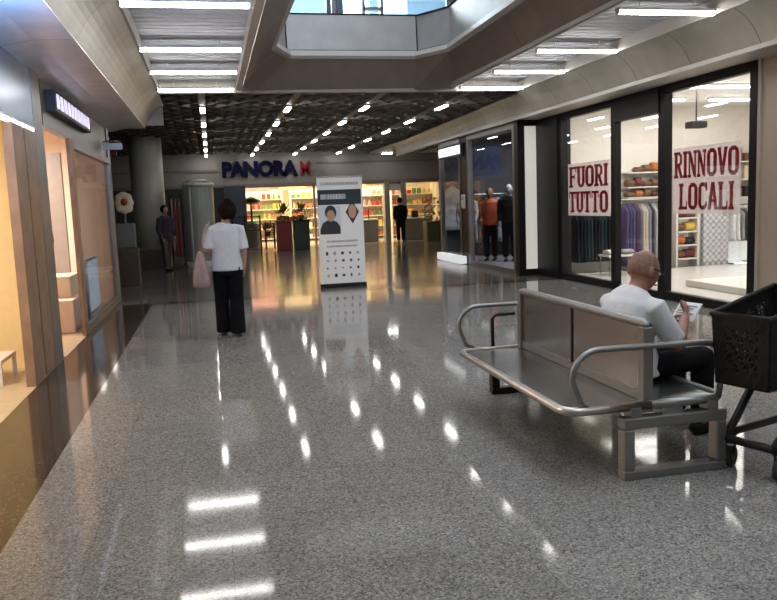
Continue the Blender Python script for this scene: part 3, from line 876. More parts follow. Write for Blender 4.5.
# ---------------------------------------------------------------- bench
t = thing('steel_bench', 'double sided grey steel bench with tube armrests on the granite floor', 'bench', (2.3, 4.6, 0))
X0, X1, Y0, Y1, ZS, XB = 1.72, 2.64, 3.64, 5.42, 0.40, 2.20
def perf_seat(x0, x1):
    return MB().box(x0, x1, Y0 + 0.015, Y1 - 0.015, ZS - 0.022, ZS - 0.004)
perf = mat('perforated dark steel', (0.105, 0.113, 0.11), 0.24, 0.9, var=0.15, vscale=3)
n_ = perf.node_tree
tcn = n_.nodes.new('ShaderNodeTexCoord'); vo = n_.nodes.new('ShaderNodeTexVoronoi'); vo.inputs['Scale'].default_value = 60; vo.inputs['Randomness'].default_value = 0.0
mt = n_.nodes.new('ShaderNodeMath'); mt.operation = 'GREATER_THAN'; mt.inputs[1].default_value = 0.28
n_.links.new(tcn.outputs['Object'], vo.inputs['Vector']); n_.links.new(vo.outputs['Distance'], mt.inputs[0])
bpn = n_.nodes.new('ShaderNodeBump'); bpn.inputs['Strength'].default_value = 0.5; bpn.inputs['Distance'].default_value = 0.004
n_.links.new(mt.outputs[0], bpn.inputs['Height']); n_.links.new(bpn.outputs[0], n_.nodes['Principled BSDF'].inputs['Normal'])
s1 = perf_seat(X0 + 0.02, XB - 0.02).build('seat', perf, t)
s2 = perf_seat(XB + 0.02, X1 - 0.02).build('seat', perf, t)
# rounded rim of each seat
def rim(x0, x1, yo0, yo1, left):
    r = 0.09
    pts = []
    c = [(x0 + r, yo0 + r, PI, 1.5 * PI), ] if left else []
    xs = (x0, x1) if left else (x1, x0)
    a, b = xs
    sg = 1 if left else -1
    P = [Vector((b, yo0, ZS - 0.012))]
    for k in range(6):
        th = k / 5 * PI / 2
        P.append(Vector((a + sg * (r - r * math.sin(th)), yo0 + r - r * math.cos(th), ZS - 0.012)))
    for k in range(6):
        th = k / 5 * PI / 2
        P.append(Vector((a + sg * (r - r * math.cos(th)), yo1 - r + r * math.sin(th), ZS - 0.012)))
    P.append(Vector((b, yo1, ZS - 0.012)))
    return P
MB().tube(rim(X0, XB, Y0, Y1, True), 0.024, 12).build('seat_rim', M['bright_steel'], t, smooth=True)
MB().tube(rim(XB, X1, Y0, Y1, False), 0.024, 12).build('seat_rim', M['tube_steel'], t, smooth=True)
# backrest: two sheet panels in a tube frame
ym = Y0 + (Y1 - Y0) * 0.50
for a, b in ((Y0 + 0.09, ym - 0.006), (ym + 0.006, Y1 - 0.09)):
    MB().box(XB - 0.012, XB + 0.012, a, b, ZS + 0.05, 0.80).build('back_panel', M['steel'], t)
MB().box(XB - 0.020, XB + 0.020, ym - 0.006, ym + 0.006, ZS + 0.04, 0.80).build('back_seam', M['black_metal'], t)
MB().tube([(XB, Y0 + 0.02, 0.80), (XB, Y0 + 0.06, 0.815), (XB, Y1 - 0.06, 0.815), (XB, Y1 - 0.02, 0.80)], 0.026, 12).build('top_rail', M['tube_steel'], t, smooth=True)
MB().box(XB - 0.018, XB + 0.018, Y0 + 0.08, Y1 - 0.08, ZS + 0.0, ZS + 0.05).build('bottom_rail', M['tube_steel'], t)
for y in (Y0 + 0.045, Y1 - 0.045):
    MB().box(XB - 0.03, XB + 0.03, y - 0.028, y + 0.028, ZS - 0.06, 0.80).build('back_post', M['tube_steel'], t, bevel=0.006)
# tube armrests: a hoop from the front of one seat over the back to the other
def hoop(y):
    P = []
    P.append((X0 + 0.16, y, ZS - 0.02))
    P.append((X0 + 0.09, y, ZS + 0.02))
    for k in range(8):
        th = PI * 1.05 - k / 7 * PI * 0.55
        P.append((X0 + 0.19 + 0.15 * math.cos(th), y, 0.56 + 0.145 * math.sin(th)))
    P.append((XB, y, 0.703))
    P.append((X1 - 0.15, y, 0.697))
    for k in range(8):
        th = PI / 2 - k / 7 * PI * 0.55
        P.append((X1 - 0.12 + 0.12 * math.cos(th), y, 0.570 + 0.125 * math.sin(th)))
    P.append((X1 - 0.03, y, ZS - 0.01))
    return P
MB().tube(hoop(Y0 + 0.005), 0.0165, 12).build('armrest', M['tube_steel'], t, smooth=True)
MB().tube(hoop(Y1 + 0.12), 0.0165, 12).build('armrest', M['tube_steel'], t, smooth=True)
MB().tube([(X0 + 0.30, Y1 + 0.11, 0.33), (X0 + 0.30, Y1 + 0.11, 0.60), (X0 + 0.33, Y1 + 0.11, 0.63), (XB, Y1 + 0.11, 0.63)], 0.014, 10).build('inner_armrest', M['black_metal'], t, smooth=True)
# box frame feet
def foot(y0, y1, m):
    x0, x1, z1, w_ = 2.03, 2.635, 0.335, 0.062
    mb = MB()
    mb.box(x0, x1, y0, y1, z1 - w_, z1)
    mb.box(x0, x1, y0, y1, 0.0, 0.05)
    mb.box(x0, x0 + w_, y0, y1, 0.05, z1 - w_)
    mb.box(x1 - w_, x1, y0, y1, 0.05, z1 - w_)
    return mb.build('foot_frame', m, t, bevel=0.008)
foot(3.60, 3.675, M['tube_steel'])
foot(5.58, 5.66, M['black_metal'])
MB().box(2.26, 2.38, 3.62, 5.64, 0.325, ZS - 0.03).build('beam', M['tube_steel'], t)
for x in (2.10, 2.55):
    MB().bar((x, 3.64, 0.335), (x, 3.64, 0.385), 0.08, 0.06, (1, 0, 0)).build('bracket', M['tube_steel'], t)

# ---------------------------------------------------------------- shopping cart
p0 = Vector((2.545, 3.61, 0))
A = Vector((math.cos(math.radians(18)), math.sin(math.radians(18)), 0))
B = Vector((A.y, -A.x, 0))
t = thing('shopping_cart', 'black plastic basket shopping cart parked at the end of the bench', 'cart', p0 + B * 0.22)
Lb, W0, W1 = 0.62, 0.33, 0.46
def cp(a, b, z):
    """a along the cart (0..1), b across (-1..1), z height"""
    w_ = W0 + (W1 - W0) * a
    return p0 + B * (W0 / 2) + A * (a * Lb) + B * (b * w_ / 2) + Vector((0, 0, z))
def bt(a, b, top=True):
    if top:
        return cp(a, b, 0.855 + 0.09 * a)
    q = cp(a * 0.94 + 0.03, b * 0.90, 0.49 + 0.03 * a)
    return q
def wall(P00, P10, P01, P11, nu, nv, r=0.009, solid=0.0):
    """honeycomb-like plastic wall between four corners: verticals and slanting bars"""
    mb = MB()
    def q(u, v):
        return (P00 * (1 - u) + P10 * u) * (1 - v) + (P01 * (1 - u) + P11 * u) * v
    for i in range(nu):
        for j in range(nv):
            u0, u1, v0, v1 = i / nu, (i + 1) / nu, j / nv, (j + 1) / nv
            if (i + j) % 2:
                mb.bar(q(u0, v0), q(u1, v1), r, r)
            else:
                mb.bar(q(u1, v0), q(u0, v1), r, r)
    for i in range(nu + 1):
        mb.bar(q(i / nu, 0), q(i / nu, 1), r * 0.8, r * 0.8)
    for j in range(nv + 1):
        mb.bar(q(0, j / nv), q(1, j / nv), r, r)
    if solid:
        n_ = (P10 - P00).cross(P01 - P00).normalized() * 0.004
        for (u0, u1, v0, v1) in ((0, 1, 0, solid), (0, 1, 1 - solid, 1), (0, solid, 0, 1), (1 - solid, 1, 0, 1)):
            a, b, c, d_ = q(u0, v0), q(u1, v0), q(u1, v1), q(u0, v1)
            mb.add([a - n_, b - n_, c - n_, d_ - n_, a + n_, b + n_, c + n_, d_ + n_], [(0, 1, 2, 3), (7, 6, 5, 4), (0, 4, 5, 1), (1, 5, 6, 2), (2, 6, 7, 3), (3, 7, 4, 0)])
    return mb
bk = MB()
bp_ = M['black_plastic']
wall(bt(0, -1, 0), bt(0, 1, 0), bt(0, -1), bt(0, 1), 10, 8, 0.011, 0.20).build('basket_front', bp_, t)
wall(bt(0, -1, 0), bt(1, -1, 0), bt(0, -1), bt(1, -1), 13, 8, 0.011, 0.16).build('basket_side', bp_, t)
wall(bt(0, 1, 0), bt(1, 1, 0), bt(0, 1), bt(1, 1), 13, 8, 0.011, 0.16).build('basket_side', bp_, t)
wall(bt(1, -1, 0), bt(1, 1, 0), bt(1, -1), bt(1, 1), 10, 8, 0.011, 0.16).build('basket_back', bp_, t)
wall(bt(0, -1, 0), bt(0, 1, 0), bt(1, -1, 0), bt(1, 1, 0), 8, 10, 0.011, 0.30).build('basket_floor', bp_, t)
MB().tube([bt(0, -1), bt(0, 1), bt(1, 1), bt(1, -1)], 0.016, 8, closed=True).build('basket_rim', bp_, t)
# frame: bent legs down to a tube chassis, handle at the far end
mt_ = M['black_metal']
for b in (-0.8, 0.8):
    MB().tube([cp(0.72, b, 0.50), cp(0.58, b, 0.43), cp(0.44, b, 0.35), cp(0.30, b, 0.26), cp(0.20, b, 0.21), cp(0.15, b, 0.17)], 0.022, 10).build('front_leg', mt_, t, smooth=True)
    MB().tube([cp(1.48, b, 1.02), cp(1.30, b, 0.80), cp(1.10, b, 0.50), cp(1.22, b, 0.16)], 0.018, 10).build('rear_leg', mt_, t, smooth=True)
    MB().tube([cp(0.15, b, 0.17), cp(0.3, b, 0.19), cp(1.22, b, 0.165)], 0.022, 10).build('chassis_rail', mt_, t, smooth=True)
MB().tube([cp(0.15, -0.8, 0.17), cp(0.12, 0, 0.175), cp(0.15, 0.8, 0.17)], 0.022, 10).build('chassis_front', mt_, t, smooth=True)
MB().tube([cp(1.48, -0.85, 1.02), cp(1.48, 0.85, 1.02)], 0.018, 10).build('handle', bp_, t, smooth=True)
for a, b in ((0.22, -0.8), (0.22, 0.8), (1.2, -0.85), (1.2, 0.85)):
    c = cp(a, b, 0.058)
    wv = (B * 0.98 + A * 0.2).normalized()
    wh = MB().cyl(c - wv * 0.016, c + wv * 0.016, 0.056, 24).build('wheel', M['rubber'], t)
    MB().cyl(c - wv * 0.019, c + wv * 0.019, 0.018, 12).build('hub', M['grey_frame'], wh)
    fk = MB()
    for s_ in (-1, 1):
        fk.bar(c + wv * 0.024 * s_, c + wv * 0.024 * s_ + Vector((0, 0, 0.095)), 0.02, 0.006, wv)
    fk.bar(c + Vector((0, 0, 0.09)) - wv * 0.03, c + Vector((0, 0, 0.09)) + wv * 0.03, 0.04, 0.03)
    fk.build('caster_fork', mt_, t)

# ---------------------------------------------------------------- left shops
t = thing('low_table', 'small white low table inside the amber shop', 'table', (-2.08, 7.75, 0))
MB().box(-2.32, -1.90, 7.45, 8.0, 0.20, 0.235).build('tabletop', M['white_shelf'], t, bevel=0.005)
for x in (-2.30, -1.92):
    for y in (7.47, 7.98):
        MB().box(x - 0.015, x + 0.015, y - 0.015, y + 0.015, 0.004, 0.20).build('leg', M['white_metal'], t)
t = thing('display_block', 'peach coloured stepped display block inside the peach shop', 'display', (-1.95, 9.9, 0))
MB().box(-2.45, -1.78, 10.55, 12.0, 0.003, 0.42).build('block', M['peach_wall'], t, bevel=0.01)
MB().box(-2.35, -1.85, 10.9, 11.6, 0.42, 0.70).build('step', M['cream_display'], t, bevel=0.01)
t = thing('tall_panel', 'tall taupe display panel standing inside the peach shop', 'display', (-2.0, 11.0, 0))
MB().box(-2.42, -2.18, 12.9, 13.0, 0.003, 2.45).build('board', M['taupe'], t)
MB().box(-2.50, -2.10, 12.8, 13.1, 0.003, 0.05).build('base', M['grey_frame'], t)
t = thing('torso_form', 'small display torso with a red and white vest in the peach doorway', 'mannequin', (-1.83, 8.98, 0))
MB().lathe([(0.0, 0.003), (0.09, 0.003), (0.09, 0.02), (0.012, 0.03), (0.012, 1.18)], (-1.83, 9.25, 0), 16).build('stand', M['grey_frame'], t, smooth=True)
MB().loft([((-1.83, 9.25, 1.12), 0.10, 0.06), ((-1.83, 9.25, 1.22), 0.115, 0.07), ((-1.83, 9.25, 1.40), 0.105, 0.065), ((-1.83, 9.25, 1.52), 0.125, 0.07), ((-1.83, 9.25, 1.60), 0.10, 0.05), ((-1.83, 9.25, 1.64), 0.04, 0.04)], (1, 0, 0)).build('torso', M['white_paper'], t, smooth=True)
MB().loft([((-1.83, 9.25, 1.14), 0.115, 0.075), ((-1.83, 9.25, 1.22), 0.13, 0.085), ((-1.83, 9.25, 1.36), 0.12, 0.08)], (1, 0, 0)).build('vest', M['red_letter'], t, smooth=True)

# ---------------------------------------------------------------- clothes shop
def garment_mb(w_, L_, th, seed):
    rg = random.Random(seed)
    rings = []
    n = 24
    ph = rg.uniform(0, 6)
    for i in range(9):
        f = i / 8
        hw = w_ * (0.10 + 0.42 * min(1, f / 0.12)) if f < 0.12 else w_ * (0.50 - 0.05 * math.sin(f * 3) + 0.05 * f)
        z = -0.04 - L_ * f
        r_ = []
        for k in range(n):
            a = 2 * PI * k / n
            fold = 1 + 0.22 * f * math.sin(5 * a + ph)
            r_.append((th * math.sin(a) * fold * (0.6 + 0.5 * f), hw * math.cos(a), z))
        rings.append(r_)
    return MB().rings(rings)
def hanger_mb():
    mb = MB()
    mb.tube([(0, -0.19, -0.075), (0, 0, -0.02), (0, 0.19, -0.075)], 0.006, 6)
    mb.tube([(0, 0, -0.02), (0, 0, 0.015), (0, 0.012, 0.03), (0, 0.0, 0.042), (0, -0.012, 0.032)], 0.003, 6)
    return mb
GPROTO = {}
def garment(colour, x, y, z, L_, label, group, rz=0.0, kind='garment'):
    key = (colour, L_)
    if key not in GPROTO:
        r = thing('garment', label, 'clothing', (0, 0, 0), group)
        garment_mb(0.40, L_, 0.028, len(GPROTO)).build('cloth', M[colour], r, smooth=True)
        hanger_mb().build('hanger', M['black_metal'], r)
        GPROTO[key] = r
        o = r
    else:
        o = copy_tree(GPROTO[key])
    o.location = (x, y, z)
    o.rotation_euler = (0, 0, rz)
    o['label'] = label
    o['group'] = group
    return o
def rack(x0, x1, y, z, label):
    t = thing('clothes_rack', label, 'rack', ((x0 + x1) / 2, y, 0.06))
    MB().cyl((x0, y, z), (x1, y, z), 0.012, 8).build('rail', M['steel'], t)
    for x in (x0, x1):
        MB().cyl((x, y, 0.07), (x, y, z), 0.014, 8).build('upright', M['steel'], t)
        MB().box(x - 0.02, x + 0.02, y - 0.25, y + 0.25, 0.06, 0.085).build('foot', M['steel'], t)
rack(6.52, 7.42, 13.5, 1.22, 'steel clothes rack of dark garments behind the FUORI TUTTO poster')
ra = ['navy', 'black', 'navy', 'teal', 'slate', 'black', 'navy', 'slate', 'teal', 'black', 'navy', 'teal']
for i, c in enumerate(ra):
    garment('c_' + c, 6.58 + i * 0.070, 13.5, 1.178, 0.88, '%s garment on the rack below FUORI TUTTO, %s from the black wall' % (dict(navy='navy', black='black', teal='dark teal', slate='slate blue')[c], ORD[i]), 'dark garments on the rack')
rack(7.50, 8.36, 13.45, 1.38, 'steel clothes rack of violet and patterned garments behind the door')
rb_ = ['violet', 'blue', 'violet', 'plum', 'violet', 'cream', 'white', 'grey', 'slate', 'white', 'grey', 'plum']
for i, c in enumerate(rb_):
    garment('c_' + c, 7.56 + i * 0.067, 13.45, 1.338, 1.16 if i < 5 else 1.10, '%s garment on the rack seen through the door, %s from the dark garments' % (c, ORD[i]), 'garments on the rack behind the door')
rack(9.78, 10.36, 13.5, 1.20, 'short steel rack with a white garment behind RINNOVO LOCALI')
for i, c in enumerate(('white', 'white', 'grey', 'slate', 'grey')):
    garment('c_' + c, 9.86 + i * 0.10, 13.5, 1.158, 0.62, '%s garment below RINNOVO LOCALI, %s from the checked panel' % (c, ORD[i]), 'garments on the short rack')
# shelf of brown goods on the wall and open shelf of folded clothes
def shelf_unit(name, label, x0, x1, y0, y1, zs, m, post=True):
    t = thing(name, label, 'shelf', ((x0 + x1) / 2, (y0 + y1) / 2, zs[0]))
    for z in zs:
        MB().box(x0, x1, y0, y1, z - 0.025, z).build('board', m, t)
    if post:
        for x in (x0, x1):
            MB().box(x - 0.02, x + 0.02, y0, y1, 0.06, zs[-1] + 0.25).build('side_panel', m, t)
    return t
def folded(x, y, z, w_, d_, h_, m, label, group):
    mb = MB()
    mb.loft([((x - w_ / 2, y, z + h_ / 2), d_ / 2 * 0.92, h_ / 2 * 0.85), ((x - w_ / 2 + 0.01, y, z + h_ / 2), d_ / 2, h_ / 2), ((x + w_ / 2 - 0.01, y, z + h_ / 2), d_ / 2, h_ / 2), ((x + w_ / 2, y, z + h_ / 2), d_ / 2 * 0.92, h_ / 2 * 0.85)], (0, 1, 0), 12)
    tag(mb.build('folded_clothes', M[m], None, smooth=True), label, 'clothing', group)
wall_z = [1.42, 1.62, 1.90]
shelf_unit('wall_shelf', 'white wall shelves with brown goods above the patterned garments', 7.85, 8.95, 13.78, 14.04, wall_z, M['white_shelf'], False)
bc = ['brown', 'orange', 'brown', 'maroon', 'brown', 'brown']
for r, z in enumerate(wall_z):
    for i in range(6):
        if (r, i) in ((0, 4), (2, 0)):
            continue
        folded(7.94 + i * 0.175, 13.9, z, 0.145, 0.2, 0.10 + 0.04 * ((i + r) % 3), 'c_' + bc[(i + r * 2) % 6], '%s folded goods on the %s wall shelf, %s from its left end' % (bc[(i + r * 2) % 6], ('bottom', 'middle', 'top')[r], ORD[i]), 'brown goods on the wall shelves')
oz = [0.22, 0.48, 0.74, 1.00, 1.30, 1.60, 1.90]
shelf_unit('open_shelf', 'open shelf of folded brown and orange clothes behind RINNOVO LOCALI', 8.66, 9.12, 13.4, 13.7, oz, M['white_shelf'])
oc = ['brown', 'maroon', 'orange', 'black', 'brown', 'yellow', 'maroon']
for r, z in enumerate(oz):
    for i in range(2):
        folded(8.78 + i * 0.21, 13.55, z, 0.19, 0.22, 0.14 + 0.03 * ((r + i) % 2), 'c_' + oc[(r * 2 + i) % 7], '%s folded clothes on the open shelf, %s board up, %s side' % (oc[(r * 2 + i) % 7], ORD[r], ('inner', 'outer')[i]), 'folded clothes on the open shelf')
o = MB().box(9.20, 9.74, 13.35, 13.45, 0.06, 1.22).build('checked_panel', M['check'])
tag(o, 'grey checked display panel standing behind RINNOVO LOCALI', 'panel')
shelf_unit('back_shelf', 'long white shelves high on the shop wall with brown boxes', 9.3, 11.2, 13.75, 14.04, [1.35, 1.70, 2.05], M['white_shelf'], False)
for r, z in enumerate((1.35, 1.70, 2.05)):
    for i in range(7):
        c = ['brown', 'cream', 'orange', 'grey', 'brown', 'black', 'cream'][(i * 3 + r) % 7]
        tag(MB().box(9.42 + i * 0.25, 9.60 + i * 0.25, 13.8, 14.0, z, z + 0.16 + 0.05 * ((i + r) % 3)).build('shoe_box', M['c_' + c], None, bevel=0.004), '%s box on the %s long shelf, %s from its left end' % (c, ('bottom', 'middle', 'top')[r], ORD[i]), 'box', 'boxes on the long wall shelves')
t = thing('low_podium', 'low white podium on the floor of the clothes shop', 'podium', (8.2, 10.5, 0.06))
MB().box(7.0, 8.6, 8.6, 10.6, 0.06, 0.16).build('base', M['white_shelf'], t, bevel=0.01)
t = thing('side_table', 'small white table with thin legs behind the garments rack', 'table', (7.0, 12.7, 0.06))
MB().box(6.75, 7.35, 12.5, 12.9, 0.40, 0.43).build('tabletop', M['white_shelf'], t)
for x in (6.78, 7.32):
    for y in (12.53, 12.87):
        MB().cyl((x, y, 0.06), (x, y, 0.40), 0.012, 8).build('leg', M['steel'], t)
for i, (x, c) in enumerate(((6.9, 'white'), (7.18, 'grey'))):
    folded(x, 12.7, 0.43, 0.22, 0.26, 0.09, 'c_' + c, '%s folded pile on the small white table' % c, 'folded piles on the small table')
t = thing('ceiling_projector', 'small dark box lamp hanging from the clothes shop ceiling', 'lamp', (8.4, 11.2, 3.16))
MB().box(7.95, 8.25, 11.9, 12.1, 2.55, 2.66).build('body', M['black_plastic'], t, bevel=0.01)
MB().cyl((8.1, 12.0, 2.66), (8.1, 12.0, 3.16), 0.012, 8).build('rod', M['black_metal'], t)

# ---------------------------------------------------------------- dark shop
o = MB().box(6.08, 6.86, 18.0, 18.06, 2.05, 2.74).build('wall_screen', mat('dark blue screen', (0.012, 0.016, 0.035), 0.12))
tag(o, 'dark blue screen hanging high inside the dark clothes shop', 'screen')
for x in (6.2, 6.7):
    MB().cyl((x, 18.03, 2.74), (x, 18.03, 3.1), 0.01, 6).build('hanging_rod', M['black_metal'], o)
rack_y = [14.8, 15.15, 16.55, 16.9]
t = thing('clothes_rack', 'rack of grey garments at the back of the dark shop', 'rack', (6.9, 18.9, 0.05))
MB().cyl((6.25, 18.9, 1.62), (7.75, 18.9, 1.62), 0.012, 8).build('rail', M['steel'], t)
for x in (6.25, 7.75):
    MB().cyl((x, 18.9, 0.05), (x, 18.9, 1.62), 0.014, 8).build('upright', M['steel'], t)
for i in range(14):
    c = ['grey', 'white', 'slate', 'brown', 'black', 'grey', 'olive'][i % 7]
    garment('c_' + c, 6.33 + i * 0.10, 18.9, 1.578, 1.12, '%s garment on the rack inside the dark shop, %s from the aisle' % (c, ORD[i]), 'garments on the dark shop rack', 0.35)

# ---------------------------------------------------------------- far hall
t = thing('glass_booth', 'round glass booth with pale domed top standing in the far hall', 'booth', (-0.28, 21.6, 0))
bc_ = (-0.28, 21.6, 0)
MB().lathe([(0.42, 0.0), (0.42, 0.10), (0.40, 0.14)], bc_, 32).build('base', M['white_paper'], t)
MB().lathe([(0.385, 0.14), (0.385, 2.10), (0.375, 2.10), (0.375, 0.14)], bc_, 32).build('glass_wall', M['booth_glass'], t)
MB().lathe([(0.42, 2.10), (0.42, 2.18), (0.36, 2.25), (0.20, 2.30), (0.0, 2.31)], bc_, 32).build('dome', M['lip'], t, smooth=True)
for k in range(5):
    a = 2 * PI * k / 5 - 0.9
    MB().box(bc_[0] + 0.39 * math.cos(a) - 0.018, bc_[0] + 0.39 * math.cos(a) + 0.018, bc_[1] + 0.39 * math.sin(a) - 0.018, bc_[1] + 0.39 * math.sin(a) + 0.018, 0.12, 2.12).build('post', M['parapet'], t)
MB().box(-0.34, -0.22, 21.55, 21.65, 0.14, 2.05).build('inner_column', M['grey_wall'], t)
t = thing('wooden_planter', 'brown wooden box around the foot of the pillar', 'box', (-1.6, 21.7, 0))
mb = MB()
mb.box(-2.12, -1.12, 21.60, 21.68, 0.0, 0.50).box(-2.12, -1.12, 22.70, 22.78, 0, 0.50).box(-2.12, -2.06, 21.68, 22.70, 0, 0.5).box(-1.18, -1.12, 21.68, 22.70, 0, 0.5)
mb.build('sides', M['dark_brown'], t)
MB().box(-2.14, -1.10, 21.58, 21.66, 0.50, 0.53).build('top_edge', M['brown_wood'], t)
# cream flower-shaped display on a dark stand by the left corner
t = thing('flower_display', 'cream petal shaped display with orange centre on a dark stand at the left corner', 'display', (-1.72, 16.9, 0))
mb = MB()
for k in range(8):
    a = 2 * PI * k / 8
    q_ = 1 + 0.25 * math.sin(3.1 * k)
    mb.ball((-1.72 + 0.10 * q_ * math.cos(a), 17.0, 1.70 + 0.14 * q_ * math.sin(a)), (0.10, 0.06, 0.10), 8)
mb.build('petals', M['cream_display'], t, smooth=True, remesh=0.02, smooth_it=2)
MB().ball((-1.71, 16.95, 1.72), (0.07, 0.05, 0.075), 8).build('centre', M['orange'], t, smooth=True)
MB().lathe([(0.02, 0.6), (0.02, 1.55)], (-1.72, 17.0, 0), 10).build('stem', M['grey_frame'], t)
MB().box(-1.90, -1.54, 16.85, 17.15, 0.78, 1.28).build('grey_box', M['shelf_grey'], t, bevel=0.02)
MB().box(-1.92, -1.50, 16.82, 17.18, 0.0, 0.78).build('stand', M['dark_brown'], t, bevel=0.02)
# long garments on a stand between the pillar and the booth
t = thing('garment_stand', 'dark stand with orange and red cloths between pillar and glass booth', 'rack', (-0.85, 21.2, 0))
MB().cyl((-1.02, 21.4, 0.0), (-1.02, 21.4, 1.92), 0.02, 8).cyl((-0.72, 21.4, 0.0), (-0.72, 21.4, 1.92), 0.02, 8).build('upright', M['black_metal'], t)
MB().box(-1.08, -0.66, 21.2, 21.6, 0.0, 0.05).build('base', M['black_metal'], t)
MB().cyl((-1.05, 21.4, 1.88), (-0.69, 21.4, 1.88), 0.016, 8).build('rail', M['black_metal'], t)
for i, (x, c, L_) in enumerate(((-0.98, 'c_pink', 1.35), (-0.89, 'orange', 1.5), (-0.80, 'rust', 1.5))):
    garment(c, x, 21.4, 1.838, L_, '%s cloth hanging between the pillar and the glass booth' % ('pale pink', 'orange', 'dark red')[i], 'cloths beside the glass booth')

# ---------------------------------------------------------------- supermarket
t = thing('barrier', 'black tubular barrier at the supermarket entrance beside the woman', 'barrier', (1.2, 27.0, 0))
for x in (0.72, 1.12, 1.62):
    MB().cyl((x, 27.0, 0.0), (x, 27.0, 1.25), 0.03, 10).build('post', M['black_metal'], t)
for z in (0.1, 0.75, 1.2):
    MB().cyl((0.72, 27.0, z), (1.62, 27.0, z), 0.022, 8).build('rail', M['black_metal'], t)
t = thing('parasol_display', 'dark hooded display inside the supermarket entrance beside the barrier', 'display', (1.55, 29.9, 0))
MB().lathe([(0.0, 1.95), (0.36, 1.78), (0.33, 1.70), (0.12, 1.62)], (1.5, 29.9, 0), 20).build('hood', M['black_metal'], t, smooth=True)
MB().lathe([(0.04, 0.02), (0.04, 1.7)], (1.5, 29.9, 0), 10).build('stem', M['black_metal'], t)
MB().lathe([(0.28, 0.0), (0.28, 0.9), (0.2, 1.0)], (1.5, 29.9, 0), 20).build('bin', M['dark_wall'], t)
t = thing('red_bin', 'red display bin at the supermarket entrance', 'bin', (2.55, 27.4, 0))
MB().box(2.20, 2.72, 27.2, 27.75, 0.0, 0.98).build('body', mat('red bin', (0.22, 0.012, 0.02), 0.4), t, bevel=0.02)
MB().box(2.17, 2.75, 27.17, 27.78, 0.98, 1.03).build('rim', M['rust'], t, bevel=0.01)
t = thing('green_bin', 'dark green display bin beside the red one', 'bin', (3.0, 27.4, 0))
MB().box(2.78, 3.32, 27.2, 27.75, 0.0, 0.98).build('body', mat('dark green bin', (0.03, 0.045, 0.03), 0.45), t, bevel=0.02)
MB().box(2.75, 3.35, 27.17, 27.78, 0.98, 1.03).build('rim', M['black_plastic'], t, bevel=0.01)
t = thing('small_trolley', 'dark wire trolley in front of the red bin', 'trolley', (1.95, 27.6, 0))
for x in (1.82, 2.12):
    for y in (27.3, 27.7):
        MB().cyl((x, y, 0.05), (x, y, 0.95), 0.018, 8).build('leg', M['black_metal'], t)
wall(Vector((1.82, 27.3, 0.55)), Vector((2.12, 27.3, 0.55)), Vector((1.82, 27.3, 0.95)), Vector((2.12, 27.3, 0.95)), 5, 5, 0.012).build('basket_side', M['black_metal'], t)
wall(Vector((1.82, 27.3, 0.5)), Vector((2.12, 27.3, 0.5)), Vector((1.82, 27.7, 0.5)), Vector((2.12, 27.7, 0.5)), 5, 5, 0.012).build('basket_floor', M['black_metal'], t)
# produce on the two bins
rp = random.Random(9)
pc = ['brown', 'olive', 'cream', 'orange', 'green', 'brown', 'yellow']
for i in range(18):
    x = 1.95 + 0.08 * i if i < 18 else 0
    c = pc[i % 7]
    red = x < 2.74
    z = 1.03 if 2.2 < x < 3.32 else 0.97
    if x < 2.2 or x > 3.3:
        continue
    rr_ = 0.055 + 0.012 * (i % 3)
    mb = MB().ball((x, 27.45 + 0.06 * (i % 2), z + rr_), rr_, 8)
    tag(mb.build('fruit', M['c_' + c], None, smooth=True), '%s fruit heaped on the %s bin, %s along' % (c, 'red' if red else 'green', ORD[i - 3 if i - 3 < 16 else 15]), 'fruit', 'fruit heaped on the bins')
# potted plants above the bins
def plant(x, y, z0, h, label, seed):
    t = thing('potted_plant', label, 'plant', (x, y, z0))
    MB().lathe([(0.07, 0), (0.10, 0.16), (0.085, 0.16), (0.06, 0.02)], (x, y, z0), 14).build('pot', M['dark_brown'], t)
    rg = random.Random(seed)
    mb = MB()
    for k in range(46):
        a = rg.uniform(0, 2 * PI); e = rg.uniform(0.2, 1.4); L_ = h * rg.uniform(0.5, 1.0)
        d_ = Vector((math.cos(a) * math.cos(e), math.sin(a) * math.cos(e), math.sin(e)))
        q0 = Vector((x, y, z0 + 0.15)) + d_ * L_ * 0.4
        q1 = q0 + d_ * L_ * 0.5
        sd = d_.cross(Vector((0, 0, 1)))
        sd = sd.normalized() * 0.045
        mb.add([q0, (q0 + q1) / 2 + sd, q1, (q0 + q1) / 2 - sd, (q0 + q1) / 2 + Vector((0, 0, 0.012))], [(0, 1, 4), (1, 2, 4), (2, 3, 4), (3, 0, 4), (0, 3, 2, 1)])
    mb.build('foliage', M['c_olive'], t)
plant(2.45, 27.5, 1.03, 0.62, 'brown green plant standing on the red bin', 1)
plant(3.08, 27.5, 1.03, 0.6, 'brown green plant standing on the green bin', 2)
plant(1.90, 27.5, 0.51, 0.5, 'brown green plant carried in the wire trolley', 3)
# grey counters
for x0, x1, y, nm in ((5.15, 6.35, 30.0, 'grey checkout counter left of the dark door'), (7.35, 8.45, 29.7, 'grey checkout counter right of the dark door')):
    t = thing('counter', nm, 'counter', ((x0 + x1) / 2, y, 0))
    MB().box(x0, x1, y, y + 0.6, 0.0, 0.84).build('body', M['shelf_grey'], t)
    MB().box(x0 - 0.03, x1 + 0.03, y - 0.04, y + 0.64, 0.84, 0.89).build('worktop', M['white_shelf'], t)
    MB().box(x0 + 0.35, x0 + 0.60, y + 0.2, y + 0.35, 0.89, 1.15).build('till', M['black_plastic'], t)
    MB().cyl((x0 + 0.9, y + 0.3, 0.89), (x0 + 0.9, y + 0.3, 1.30), 0.02, 8).build('card_pole', M['black_metal'], t)
